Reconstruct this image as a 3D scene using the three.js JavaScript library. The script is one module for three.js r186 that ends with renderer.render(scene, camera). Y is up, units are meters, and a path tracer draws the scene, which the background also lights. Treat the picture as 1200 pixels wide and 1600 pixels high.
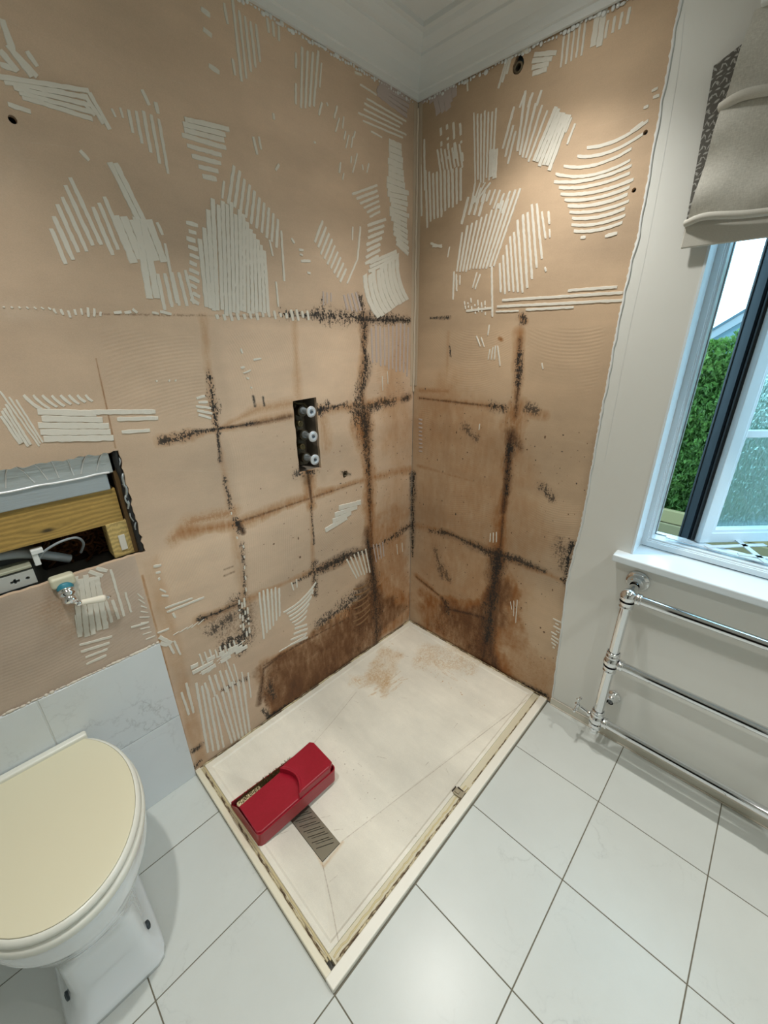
import * as THREE from 'three';
import { RoundedBoxGeometry } from 'three/addons/geometries/RoundedBoxGeometry.js';
import { mergeGeometries } from 'three/addons/utils/BufferGeometryUtils.js';

// ---------------------------------------------------------------- camera, sky, lamps, exposure
const scene = new THREE.Scene();
const camera = new THREE.PerspectiveCamera(103.0183, 1200 / 1600, .02, 200);
camera.position.set(1.2094, 1.4499, 1.4366);
camera.up.set(-0.2599, 0.9234, -0.2826);
camera.lookAt(camera.position.x + -0.6440, camera.position.y + -0.3838, camera.position.z + -0.6618);
scene.add(camera);
scene.background = new THREE.Color(.52, .88, 1.12);           // even overcast
scene.backgroundIntensity = 5.0;
const LAMP = { intensity: 3.8, color: new THREE.Color(1.0, .975, .92), angle: .90, penumbra: 1.0, spill: .45 };
const LAMP_SPOTS = [[.58, .33], [.55, 1.48], [1.93, .36], [1.90, 1.48]];
const renderer = new THREE.WebGLRenderer();
renderer.toneMapping = THREE.LinearToneMapping;
renderer.toneMappingExposure = .97;
renderer.shadowMap.enabled = true;
const ROOM = { x: 2.6, z: 2.6, y: 2.35 };

// ---------------------------------------------------------------- helpers
let seed = 7;
const rnd = () => { seed = (seed + 0x6d2b79f5) | 0; let t = Math.imul(seed ^ (seed >>> 15), 1 | seed); t = (t + Math.imul(t ^ (t >>> 7), 61 | t)) ^ t; return ((t ^ (t >>> 14)) >>> 0) / 4294967296; };
const rr = (a, b) => a + (b - a) * rnd();
const lerp = (a, b, t) => a + (b - a) * t, clamp = (x, a = 0, b = 1) => Math.min(b, Math.max(a, x)), sm = (a, b, x) => { const t = clamp((x - a) / (b - a)); return t * t * (3 - 2 * t); };
const used = {};
function numbered(n) { const k = used[n] = (used[n] ?? -1) + 1; return k ? n + '_' + String(k).padStart(3, '0') : n; }
function mesh(name, geo, mat, parent = scene) {
  const g = Array.isArray(geo) ? join(geo) : geo;
  const m = new THREE.Mesh(g, mat); m.name = parent === scene ? numbered(name) : name; m.castShadow = m.receiveShadow = true;
  if (parent !== scene) { parent.userData.kids ??= {}; const k = parent.userData.kids[name] = (parent.userData.kids[name] ?? -1) + 1; if (k) m.name = name + '_' + String(k).padStart(3, '0'); }
  parent.add(m); return m;
}
function join(list) {
  const clean = list.map((g) => { const h = g.index ? g.toNonIndexed() : g.clone(); for (const a of Object.keys(h.attributes)) if (!['position', 'normal', 'uv'].includes(a)) h.deleteAttribute(a); if (!h.attributes.uv) h.setAttribute('uv', new THREE.BufferAttribute(new Float32Array(h.attributes.position.count * 2), 2)); if (!h.attributes.normal) h.computeVertexNormals(); return h; });
  return mergeGeometries(clean);
}
function thing(name, label, category, [x, y, z] = [0, 0, 0], group) {
  const o = new THREE.Group(); o.name = numbered(name); o.position.set(x, y, z); scene.add(o); o.userData = { label, category }; if (group) o.userData.group = group; return o;
}
function tag(o, label, category, group) { o.userData.label = label; o.userData.category = category; if (group) o.userData.group = group; return o; }
function struct(name, [x, y, z] = [0, 0, 0]) { const o = new THREE.Group(); o.name = name; o.position.set(x, y, z); scene.add(o); o.userData = { kind: 'structure' }; return o; }
const box = (w, h, d, x = 0, y = 0, z = 0) => new THREE.BoxGeometry(w, h, d).translate(x, y, z);
const rbox = (w, h, d, r, x = 0, y = 0, z = 0, seg = 3) => new RoundedBoxGeometry(w, h, d, seg, r).translate(x, y, z);
const V = (x, y, z) => new THREE.Vector3(x, y, z);
function rod(a, b, r, r2 = r, seg = 20) {
  const A = V(...a), B = V(...b), d = B.clone().sub(A), g = new THREE.CylinderGeometry(r2, r, d.length(), seg);
  g.translate(0, d.length() / 2, 0); g.applyQuaternion(new THREE.Quaternion().setFromUnitVectors(V(0, 1, 0), d.normalize())); return g.translate(...a);
}
function lathe(profile, dir, at, seg = 36) {
  const g = new THREE.LatheGeometry(profile.map(([r, y]) => new THREE.Vector2(Math.max(r, 1e-4), y)), seg);
  g.applyQuaternion(new THREE.Quaternion().setFromUnitVectors(V(0, 1, 0), V(...dir).normalize())); return g.translate(...at);
}
const ball = (r, x, y, z) => new THREE.SphereGeometry(r, 28, 18).translate(x, y, z);
const tube = (pts, r, seg = 40, rs = 10) => new THREE.TubeGeometry(new THREE.CatmullRomCurve3(pts.map((p) => V(...p))), seg, r, rs);
function shapeOf(pts) { const s = new THREE.Shape(); pts.forEach(([x, y], i) => i ? s.lineTo(x, y) : s.moveTo(x, y)); s.closePath(); return s; }
function extrude(pts, depth, holes = [], bevel = 0) {
  const s = shapeOf(pts); for (const h of holes) s.holes.push(new THREE.Path(h.map(([x, y]) => new THREE.Vector2(x, y))));
  return new THREE.ExtrudeGeometry(s, bevel ? { depth: depth - 2 * bevel, bevelEnabled: true, bevelThickness: bevel, bevelSize: bevel, bevelOffset: -bevel, bevelSegments: 3, curveSegments: 16 } : { depth, bevelEnabled: false, curveSegments: 16 });
}
// section rings -> skin
function loft(rings, capStart = true, capEnd = true) {
  const n = rings[0].length, pos = [], idx = [];
  for (const r of rings) for (const p of r) pos.push(...p);
  for (let i = 0; i < rings.length - 1; i++) for (let j = 0; j < n; j++) { const a = i * n + j, b = i * n + (j + 1) % n, c = a + n, d = b + n; idx.push(a, c, b, b, c, d); }
  const cap = (r, o, flip) => { const k = pos.length / 3; const c = [0, 0, 0]; r.forEach((p) => p.forEach((v, q) => c[q] += v / n)); pos.push(...c); for (let j = 0; j < n; j++) flip ? idx.push(k, o + (j + 1) % n, o + j) : idx.push(k, o + j, o + (j + 1) % n); };
  if (capStart) cap(rings[0], 0, false);
  if (capEnd) cap(rings[rings.length - 1], (rings.length - 1) * n, true);
  const g = new THREE.BufferGeometry(); g.setAttribute('position', new THREE.Float32BufferAttribute(pos, 3)); g.setIndex(idx); g.computeVertexNormals(); return g;
}

// ---------------------------------------------------------------- noise and texture tools
const NS = 1024, NOISE = new Float32Array(NS * NS);
{
  let amp = 1, total = 0;
  for (let f = 8; f <= 512; f *= 2, amp *= .62) {
    const g = new Float32Array(f * f).map(() => rnd() * 2 - 1), c = NS / f; total += amp * amp;
    for (let y = 0; y < NS; y++) {
      const fy = y / c, y0 = fy | 0, ty = fy - y0, sy = ty * ty * (3 - 2 * ty), r0 = (y0 % f) * f, r1 = ((y0 + 1) % f) * f;
      for (let x = 0; x < NS; x++) {
        const fx = x / c, x0 = fx | 0, tx = fx - x0, sx = tx * tx * (3 - 2 * tx), x1 = (x0 + 1) % f;
        NOISE[y * NS + x] += amp * lerp(lerp(g[r0 + x0], g[r0 + x1], sx), lerp(g[r1 + x0], g[r1 + x1], sx), sy);
      }
    }
  }
  const k = 1 / Math.sqrt(total); for (let i = 0; i < NOISE.length; i++) NOISE[i] *= k;
}
const WHITE = new Float32Array(NS * NS).map(() => rnd() * 2 - 1);
const at = (T, x, y) => T[((Math.floor(y) % NS) + NS) % NS * NS + ((Math.floor(x) % NS) + NS) % NS];
const FINE = new Float32Array(NS * NS);                                   // grain of two and four pixels only, for specks
for (const [f, amp] of [[128, .7], [256, 1], [512, .8]]) { const g = new Float32Array(f * f).map(() => rnd() * 2 - 1), c = NS / f; for (let y = 0; y < NS; y++) for (let x = 0; x < NS; x++) { const x0 = (x / c) | 0, y0 = (y / c) | 0, tx = sm(0, 1, x / c - x0), ty = sm(0, 1, y / c - y0), r0 = y0 * f, r1 = ((y0 + 1) % f) * f, x1 = (x0 + 1) % f; FINE[y * NS + x] += 1.9 * amp * lerp(lerp(g[r0 + x0], g[r0 + x1], tx), lerp(g[r1 + x0], g[r1 + x1], tx), ty); } }
const N = (u, v, s) => at(NOISE, u * s, v * s);                       // s = noise pixels per metre
function texture(w, h, fill, srgb = true) {
  const data = new Uint8Array(w * h * 4), c = [0, 0, 0];
  for (let y = 0; y < h; y++) for (let x = 0; x < w; x++) { fill(x, y, c); const o = (y * w + x) * 4; data[o] = clamp(c[0], 0, 255); data[o + 1] = clamp(c[1], 0, 255); data[o + 2] = clamp(c[2], 0, 255); data[o + 3] = 255; }
  const t = new THREE.DataTexture(data, w, h); t.magFilter = THREE.LinearFilter; t.minFilter = THREE.LinearFilter; t.wrapS = t.wrapT = THREE.RepeatWrapping; if (srgb) t.colorSpace = THREE.SRGBColorSpace; t.needsUpdate = true; return t;
}

// A sheet of plaster in wall metres (u along the wall, v up): layers that brush strokes of stain, mould and trowel marks are put on.
class Sheet {
  constructor(W, H, px) { Object.assign(this, { W, H, px, w: Math.round(W * px), h: Math.round(H * px) }); for (const k of ['brown', 'dark', 'black', 'tone', 'pale', 'rise']) this[k] = new Float32Array(this.w * this.h); }
  each(u0, v0, u1, v1, f) {
    const { w, h, px } = this, x0 = clamp(Math.floor(u0 * px), 0, w), x1 = clamp(Math.ceil(u1 * px), 0, w), y0 = clamp(Math.floor(v0 * px), 0, h), y1 = clamp(Math.ceil(v1 * px), 0, h);
    for (let y = y0; y < y1; y++) for (let x = x0; x < x1; x++) f(y * w + x, (x + .5) / px, (y + .5) / px);
  }
  // a run of stain along a polyline; rag breaks its outline, grain (0..1) turns it to specks
  run(layer, pts, width, amount, { rag = .8, grain = 0, power = .85 } = {}) {
    const L = this[layer], reach = width * (1 + rag) + .004;
    for (let i = 0; i + 1 < pts.length; i++) {
      const [ax, ay] = pts[i], [bx, by] = pts[i + 1], dx = bx - ax, dy = by - ay, l2 = dx * dx + dy * dy + 1e-9;
      this.each(Math.min(ax, bx) - reach, Math.min(ay, by) - reach, Math.max(ax, bx) + reach, Math.max(ay, by) + reach, (o, u, v) => {
        const t = clamp(((u - ax) * dx + (v - ay) * dy) / l2), d = Math.hypot(u - ax - dx * t, v - ay - dy * t);
        const k = 1 - d / (width * Math.max(.2, 1 + rag * .7 * N(u, v, 900)) + 1e-4);
        if (k <= 0) return;
        let a = amount * Math.pow(k, power);
        if (grain) a *= lerp(1, sm(.50, .66, Math.min(k, 1) * .74 + .20 * at(FINE, u * 1150 + 90, v * 1150) + .17 * at(FINE, u * 1500, v * 330) + .22 * N(u + 7, v, 420)), grain);
        else if (layer === 'brown') a *= clamp(.82 + .25 * N(u, v, 700) + .12 * at(FINE, u * 700, v * 200) + .05 * at(FINE, u * 900, v * 900), .15, 1.25);
        if (a > L[o]) L[o] = a;
      });
    }
  }
  patch(layer, pts, amount, { soft = .03, rag = .03, grain = 0, freq = 700 } = {}) {        // inside a polygon
    const L = this[layer], us = pts.map((p) => p[0]), vs = pts.map((p) => p[1]), r = soft + rag;
    this.each(Math.min(...us) - r, Math.min(...vs) - r, Math.max(...us) + r, Math.max(...vs) + r, (o, u, v) => {
      let inside = false, d = 9;
      for (let i = 0, j = pts.length - 1; i < pts.length; j = i++) {
        const [ax, ay] = pts[i], [bx, by] = pts[j];
        if ((ay > v) !== (by > v) && u < ((bx - ax) * (v - ay)) / (by - ay) + ax) inside = !inside;
        const dx = bx - ax, dy = by - ay, t = clamp(((u - ax) * dx + (v - ay) * dy) / (dx * dx + dy * dy + 1e-9)); d = Math.min(d, Math.hypot(u - ax - dx * t, v - ay - dy * t));
      }
      const k = sm(-soft, soft, (inside ? d : -d) + rag * N(u, v, freq)); if (k <= 0) return;
      let a = amount * k * (.74 + .34 * N(u, v, 420) + (layer === 'tone' || layer === 'pale' ? 0 : .10 * at(FINE, u * 260, v * 90) + .035 * at(FINE, u * 900, v * 600))); if (grain) a *= lerp(1, sm(.2, .85, .5 + .4 * N(u + 5, v, 1200) + .26 * at(FINE, u * 1100, v * 1100)), grain);
      if (layer === 'tone') L[o] += a; else if (a > L[o]) L[o] = a;
    });
  }
  // shadowless ghost of a notched trowel: fine parallel lines left in the skim
  ghost(pts, angle, pitch, depth, bow = 0) {
    const us = pts.map((p) => p[0]), vs = pts.map((p) => p[1]), u0 = Math.min(...us), u1 = Math.max(...us), v0 = Math.min(...vs), v1 = Math.max(...vs), c = Math.cos(angle), s = Math.sin(angle);
    this.each(u0, v0, u1, v1, (o, u, v) => {
      const e = Math.min(u - u0, u1 - u, v - v0, v1 - v), k = sm(0, .025, e + .02 * N(u, v, 500)) * sm(-.6, .5, N(u + 9, v, 240)); if (k <= 0) return;
      const du = u - (u0 + u1) / 2, dv = v - (v0 + v1) / 2, p = (c * du + s * dv + bow * (c * dv - s * du) ** 2) / pitch, w = Math.sin(p * 6.283 + .5 * N(u, v, 300));
      this.tone[o] += depth * k * w; this.rise[o] += .5 * k * w;
    });
  }
  specks(layer, pts, count, r0, r1, amount) {
    const us = pts.map((p) => p[0]), vs = pts.map((p) => p[1]);
    for (let i = 0; i < count; i++) { const u = rr(Math.min(...us), Math.max(...us)), v = rr(Math.min(...vs), Math.max(...vs)), r = r0 + (r1 - r0) * rnd() ** 3, e = rr(.5, 1.6); this.each(u - 2 * r, v - 2 * r, u + 2 * r, v + 2 * r, (o, a, b) => { const d = Math.hypot((a - u) * e, (b - v) / e) * (1 + .5 * N(a, b, 3000)); if (d < r) this[layer][o] = Math.max(this[layer][o], amount * clamp(2.2 * (1 - d / r))); }); }
  }
  bake(base) {
    const { w, h, px } = this;
    return texture(w, h, (x, y, c) => {
      const o = y * w + x, u = x / px, v = y / px, [b0, b1, b2] = base(u, v);
      const t = 1 + this.tone[o] + .025 * N(u, v, 900) + .02 * at(WHITE, x, y) + .065 * N(u * .35, v * 1.4, 420) + .05 * N(u + 2, v, 150);
      const br = clamp(this.brown[o]), dk = clamp(this.dark[o]), bl = clamp(this.black[o]), pl = clamp(this.pale[o]);
      const put = (v0, stain, deep, soot, chalk) => { let z = lerp(v0 * t, v0 * stain, br); z = lerp(z, chalk, pl); z = lerp(z, deep, dk); return lerp(z, soot, bl); };
      c[0] = put(b0, .78, 58, 27, 214); c[1] = put(b1, .585, 34, 25, 206); c[2] = put(b2, .37, 16, 23, 192);
    });
  }
  relief() { const { w, h, px } = this; return texture(w >> 1, h >> 1, (x, y, c) => { const o = y * 2 * w + x * 2, u = x * 2 / px, v = y * 2 / px; c[0] = c[1] = c[2] = 128 + 40 * this.rise[o] + 10 * N(u, v, 2000) + 8 * N(u, v, 300); }, false); }
}

// ---------------------------------------------------------------- materials
const std = (color, roughness = .6, o = {}) => new THREE.MeshPhysicalMaterial({ color, roughness, ...o });
const grainTex = (w, base, amp, s, bias = [1, 1, 1]) => texture(w, w, (x, y, c) => { const n = amp * (.6 * at(NOISE, x * s, y * s) + .5 * at(WHITE, x, y)); for (let i = 0; i < 3; i++) c[i] = base[i] + n * bias[i]; });
const paintBump = texture(512, 512, (x, y, c) => { c[0] = c[1] = c[2] = 128 + 26 * at(NOISE, x * 2, y * 2) + 8 * at(WHITE, x, y); }, false); paintBump.repeat.set(3, 3);
const M = {
  paint: std('#dbdcd6', .55, { bumpMap: paintBump, bumpScale: .0006 }),
  ceiling: std('#dcdfdd', .75, { bumpMap: paintBump, bumpScale: .0006 }),
  adhesive: std('#d9d5c9', .85, { bumpMap: paintBump, bumpScale: .0015 }),
  grimyAdhesive: std('#b9aca6', .85, { bumpMap: paintBump, bumpScale: .0015 }),
  sealant: std('#cfc8ba', .5),
  chrome: std('#e4e6e8', .07, { metalness: 1 }),
  steel: std('#8f8b7c', .38, { metalness: .85 }),
  grime: std('#3d342a', .9),
  blockwork: std('#7d7468', .95),
  screwSteel: std('#56616a', .45, { metalness: .6 }),
  porcelain: std('#e3e9ec', .08, { clearcoat: 1, clearcoatRoughness: .04 }),
  seat: std('#e3e4da', .28),
  lid: std('#ffffff', .42, { map: grainTex(256, [222, 217, 190], 5, 3) }),
  upvc: std('#dfeaf0', .25),
  anthracite: std('#23303a', .42),
  gasket: std('#0c1013', .6),
  redPlastic: std('#ffffff', .34, { map: grainTex(256, [152, 14, 38], 9, 4, [1, .6, .7]) }),
  whitePlastic: std('#dfe3e2', .35),
  greyPlastic: std('#8f979b', .4),
  blackPlastic: std('#1b1c1d', .45),
  brass: std('#4c4430', .45, { metalness: .7 }),
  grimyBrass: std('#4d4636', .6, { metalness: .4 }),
  zinc: std('#cfd4d8', .32, { metalness: .35 }),
  bristle: std('#5c4820', .9),
  brushWood: std('#d8c9a0', .5),
  subfloor: std('#8d8a82', .9),
  grout: std('#6f6a5c', .9),
};
const foilBump = texture(256, 256, (x, y, c) => { c[0] = c[1] = c[2] = 128 + 60 * Math.abs(at(NOISE, x * 1.5, y * 1.5)) - 20 * at(NOISE, x * 4, y * 4); }, false);
M.foil = std('#c2cacd', .34, { metalness: .75, bumpMap: foilBump, bumpScale: .004 });
const woodTex = (tone) => texture(512, 128, (x, y, c) => {
  const g = Math.sin((y * .22 + 3.2 * at(NOISE, x * .25, y * .9) + 5 * Math.exp(-(((x - 330) / 60) ** 2 + ((y - 34) / 16) ** 2))) * 1.6), knot = Math.exp(-(((x - 330) / 13) ** 2 + ((y - 34) / 7) ** 2)) * 1.2, f = at(WHITE, x * .12, y * 2);
  for (let i = 0; i < 3; i++) c[i] = tone[i] * (1 + .09 * g + .05 * f) * (1 - .6 * clamp(knot));
});
M.timber = std('#ffffff', .7, { map: woodTex([168, 138, 74]) });
M.timberPale = std('#ffffff', .75, { map: woodTex([188, 164, 104]) });
const veined = (sd, tint) => texture(512, 512, (x, y, c) => {
  const o = sd * 177, w = at(NOISE, x * .35 + o, y * .35 + o) * 60, v = Math.abs(Math.sin((x * .8 + y * .55 + w * 2.1 + o) / 120)), u = Math.abs(at(NOISE, x * .55 + o * 3, y * .55 + 90)), m = sm(-.2, 1.2, at(NOISE, x * .22 + o * 5, y * .22));
  const k = m * (.14 * Math.exp(-v * 26) + .12 * Math.exp(-u * 22)), d = 3.2 * at(NOISE, x * .3 + o, y * .3) + 1.2 * at(WHITE, x, y);
  for (let i = 0; i < 3; i++) c[i] = (tint[i] + d) * (1 - k);
});
const floorTileMats = [0, 1, 2, 3].map((k) => std('#ffffff', .3, { map: veined(k, [201, 206, 202]), specularIntensity: .9 }));
const wallTileMats = [0, 1].map((k) => std('#ffffff', .16, { map: veined(k + 6, [216, 223, 226]) }));

// ---------------------------------------------------------------- the stripped left wall (x = 0), drawn in metres (z, y)
const NICHE = { z0: 1.173, z1: 1.60, y0: .906, y1: 1.199 }, VALVE = { z0: .533, z1: .632, y0: 1.014, y1: 1.274 };
const leftSheet = new Sheet(1.72, 2.3, 880);
{
  const s = leftSheet;
  // ghosts of the old tiles: cleaner skim inside each, trowel lines across
  for (const [u, v, a, b] of [[.3, 1.22, .85, 1.5], [.02, .93, .28, 1.2], [.3, .92, .58, 1.2], [.62, .93, .88, 1.2], [.92, .62, 1.16, .9], [.62, .63, .89, .9], [.31, .64, .58, .9], [.02, .63, .26, .88]]) {
    s.patch('tone', [[u, v], [a, v], [a, b], [u, b]], .05, { soft: .02, rag: .01 });
    s.ghost([[u, v], [a, b]], rr(-.9, .9), .008, .018, rr(-2.5, 2.5));
  }
  for (const [u, v, a, b, g] of [[1.0, .3, 1.2, .6, .2], [1.2, .62, 1.6, .88, 1.45], [.03, 1.22, .27, 1.5, 1.5], [.9, 1.25, 1.17, 1.5, 1.4]]) s.ghost([[u, v], [a, b]], g, .009, .014, rr(-1.6, 1.6));
  s.patch('tone', [[1.21, .6], [1.7, .6], [1.7, .9], [1.21, .9]], -.06, { soft: .01, rag: .005 });
  s.patch('tone', [[1.200,1.923],[1.133,1.963],[1.024,1.897],[1.115,1.831],[1.240,1.781]], -.04, { soft: .04 });
  s.patch('pale', [[1.227,1.828],[1.184,1.829],[1.188,1.757],[1.258,1.717]], .22, { soft: .05, rag: .06, grain: .5 });
  s.patch('pale', [[1.312,1.527],[1.202,1.537],[1.130,1.528],[1.149,1.506],[1.321,1.495]], .3, { soft: .012, rag: .02, grain: .4 });
  for (let i = 0; i < 60; i++) { const u = rr(.1, 1.6), v = rr(.2, 2.2), a = rr(-.3, .3), l = rr(.05, .25); s.run('pale', [[u, v], [u + l * Math.cos(a), v + l * Math.sin(a)]], .0016, rr(.08, .25), { rag: .5, grain: .6 }); }
  s.run('brown', [[1.169,1.422],[1.178,1.208]], .003, .5); s.run('brown', [[1.196,.836],[1.201,.020]], .004, .6); s.run('dark', [[1.169,1.422],[1.178,1.208]], .0016, .35, { grain: .5 });
  s.patch('brown', [[1.182,.872],[1.146,.879],[1.143,-.013],[1.199,.018]], .28, { soft: .012, rag: .01 });
  s.patch('brown', [[1.409,.931],[1.373,.818],[1.401,.762],[1.435,.832]], .25, { soft: .05, rag: .05, grain: .6 });
  // rust-brown seepage along the old joints
  s.run('brown', [[.894,1.512],[.906,1.345],[.909,1.214],[.908,.948],[.911,.561]], .020, .30);
  s.run('brown', [[.598,1.511],[.608,1.282]], .020, .32, { grain: .3 });
  s.run('brown', [[1.070,1.206],[.906,1.213],[.643,1.226]], .022, .45); s.run('brown', [[.895,1.219],[.771,1.258],[.639,1.264]], .022, .4, { grain: .3 });
  s.run('brown', [[.534,1.226],[.297,1.224],[.024,1.226]], .024, .65); s.run('brown', [[.508,1.193],[.496,1.084]], .03, .45);
  s.run('brown', [[1.065,.929],[.889,.900],[.608,.913],[.346,.915],[.017,.895]], .028, .72); s.run('brown', [[1.095,.918],[1.031,.954],[.898,.945]], .03, .55, { grain: .5 });
  s.run('brown', [[.597,1.018],[.593,.878]], .035, .75); s.run('brown', [[.593,.878],[.618,.485]], .014, .3);
  s.run('brown', [[.288,1.528],[.303,1.338],[.317,1.156]], .035, .5); s.run('brown', [[.316,1.181],[.282,.920],[.283,.757],[.273,.422],[.257,.192]], .055, .9);
  s.run('brown', [[1.075,.611],[.929,.606],[.670,.600],[.361,.575],[.010,.603]], .022, .5);
  s.patch('brown', [[.182,1.531],[.022,1.536],[-.014,.001],[.203,.062]], .30, { soft: .06, rag: .08 });
  s.patch('brown', [[.278,.661],[-.002,.703],[-.013,.024],[.386,.052]], .62, { soft: .05, rag: .08 });
  s.patch('brown', [[.909,.211],[.877,.302],[.602,.295],[.372,.345],[.176,.379],[-.010,.153],[-.014,.010],[.471,.028],[.877,.019]], .95, { soft: .02, rag: .03 });
  s.patch('dark', [[.888,.261],[.603,.279],[.200,.278],[-.001,.095],[.387,.032],[.876,.028]], .5, { soft: .02, rag: .05 }); s.run('dark', [[.302,.669],[.280,.461],[.264,.272],[.261,.034]], .04, .85, { grain: .35 }); s.run('dark', [[.309,1.255],[.285,1.046],[.282,.787]], .024, .6, { grain: .5 }); s.run('dark', [[.922,.119],[.881,.273],[.797,.285]], .02, .8, { grain: .3 }); s.patch('dark', [[.797,.291],[.632,.268],[.648,.018],[.829,.027]], .5, { soft: .014, rag: .02, grain: .5 });
  s.patch('dark', [[.431,.287],[.385,.421],[.276,.459],[.200,.278],[.223,.012],[.429,.028]], .78, { soft: .03, rag: .04, grain: .4 });
  s.patch('dark', [[.671,.285],[.415,.296],[.387,.032],[.624,.038]], .35, { soft: .03, rag: .05, grain: .6 });
  s.patch('dark', [[.914,.198],[.879,.287],[.802,.295],[.834,.189],[.888,.049]], .75, { soft: .012, rag: .025, grain: .5 });
  s.run('dark', [[.879,.287],[.703,.288],[.436,.271]], .014, .75, { grain: .5 });
  for (const a of [.2, .5, .35]) s.ghost([[.817,.317],[.402,-.297]], a, .008, .12);
  s.run('dark', [[.895,1.219],[.778,1.214],[.643,1.222]], .011, .6, { grain: .4 }); s.run('dark', [[.283,1.202],[.282,.920],[.283,.757],[.271,.491]], .022, .75, { grain: .6 });
  s.run('dark', [[.889,.900],[.877,.863]], .012, .9); s.run('dark', [[.597,1.018],[.589,.890]], .008, .9, { grain: .3 }); s.run('dark', [[.888,.905],[.773,.906],[.608,.908],[.346,.909]], .007, .55, { grain: .6 });
  // black mould
  const mould = (pts, w, a = .95, g = 1) => { s.run('black', pts, w * 1.9, a, { grain: Math.max(g, .85), rag: .9, power: .35 }); if (g < .7) s.run('black', pts, w * .6, a, { grain: .4, rag: .9, power: .5 }); s.run('dark', pts, w * 2.4, .22, { rag: 1, grain: .6 }); };
  mould([[.631,1.536],[.478,1.543],[.285,1.535],[.030,1.535]], .016); mould([[.615,1.531],[.492,1.539]], .008, 1, .4); mould([[.317,1.528],[.038,1.533]], .007, 1, .4); mould([[.475,1.582],[.476,1.533]], .008); mould([[.308,1.601],[.285,1.529]], .01, .8);
  s.run('dark', [[1.171,1.518],[.632,1.528]], .005, .35, { grain: .8 });
  mould([[.282,1.522],[.295,1.441],[.281,1.372],[.312,1.279]], .017, .95, .75); mould([[.307,1.303],[.346,1.209],[.300,1.141],[.293,.936]], .020, .8); mould([[.341,1.229],[.301,1.199],[.296,1.048]], .010, .85, .7); mould([[.282,1.045],[.286,.788]], .010, .8);
  mould([[.903,1.380],[.907,1.292],[.906,1.213]], .010); mould([[.904,1.291],[.907,1.206]], .016, .85); mould([[.907,1.206],[.914,1.120]], .007, .9, .6); mould([[.910,1.068],[.907,.958]], .006, .7); mould([[.897,.910],[.884,.875]], .01);
  mould([[1.062,1.205],[.982,1.213],[.905,1.215]], .009, .8); mould([[.972,1.219],[.839,1.215],[.777,1.218]], .006, 1, .3);
  mould([[.520,1.227],[.483,1.239]], .012); mould([[.460,1.232],[.397,1.234]], .009); mould([[.280,1.207],[.187,1.218],[.128,1.217]], .014, .75); mould([[.066,1.221],[.032,1.226]], .012, .8, .3);
  mould([[1.071,.614],[.999,.608],[.926,.607]], .006, 1, .3); mould([[.939,.617],[.915,.549],[.936,.447]], .022, .85); mould([[.887,.824],[.898,.690],[.911,.575]], .006, .75);
  mould([[1.012,.465],[.957,.474],[.951,.413]], .016, .85); mould([[1.032,.547],[.971,.566]], .02, .6); mould([[1.042,.285],[.954,.276]], .012, .65);
  mould([[.708,.583],[.575,.595],[.361,.575],[.196,.571],[.010,.596]], .010, .9); mould([[.559,.588],[.436,.598],[.342,.580]], .012, .9, .6);
  mould([[.304,.621],[.284,.497],[.269,.403]], .011, .95, .5); mould([[.269,.403],[.251,.069]], .026, .6); mould([[.605,.631],[.606,.479]], .010, .7); mould([[.593,.878],[.594,.714]], .005, .7);
  mould([[.599,.328],[.451,.350],[.387,.370]], .026, .75); mould([[.869,.188],[.857,.103]], .024, .7); mould([[.914,.078],[.891,.030]], .014, .7);
  mould([[-.003,.869],[-.009,.413]], .010, .95, .7); mould([[1.200,.028],[1.177,.039]], .012, .8); mould([[1.185,.107],[1.164,.107]], .008, .85, .3);
  mould([[.898,.021],[.699,.010],[.451,.011],[.204,.008],[-.008,.009]], .009, 1, .4); s.run('dark', [[1.201,.009],[.953,.004],[.699,.010]], .007, .8, { grain: .6 });
  mould([[.430,.973],[.393,.954]], .012, .8); mould([[.640,1.016],[.569,1.012]], .014, .8); s.run('black', [[.775,1.298],[.774,1.270]], .006, .9, { grain: .5 }); s.run('black', [[.742,1.293],[.741,1.267]], .005, .9, { grain: .5 });
  s.run('dark', [[.962,.756],[.931,.755]], .004, .5, { grain: .5 }); s.run('dark', [[.966,.733],[.930,.734]], .004, .5, { grain: .5 });
  s.patch('dark', [[1.032,.613],[.914,.618],[.899,.469],[1.030,.491]], .25, { soft: .03, rag: .05, grain: 1 });
  s.specks('black', [[.603,.958],[-.018,-.182]], 240, .001, .003, .85); s.specks('dark', [[.895,1.272],[-.017,-.135]], 160, .001, .004, .7); s.specks('black', [[.317,1.528],[.005,.806]], 120, .001, .0028, .8);
}
const plasterBase = (u, v) => [199, 175, 150];
M.plasterLeft = std('#ffffff', .72, { map: leftSheet.bake((u, v) => (u > 1.2 && v < .905 ? [190, 171, 153] : [199, 175, 150])), bumpMap: leftSheet.relief(), bumpScale: .0025 });
for (const k of ['map', 'bumpMap']) M.plasterLeft[k].repeat.set(1 / leftSheet.W, 1 / leftSheet.H);

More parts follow.
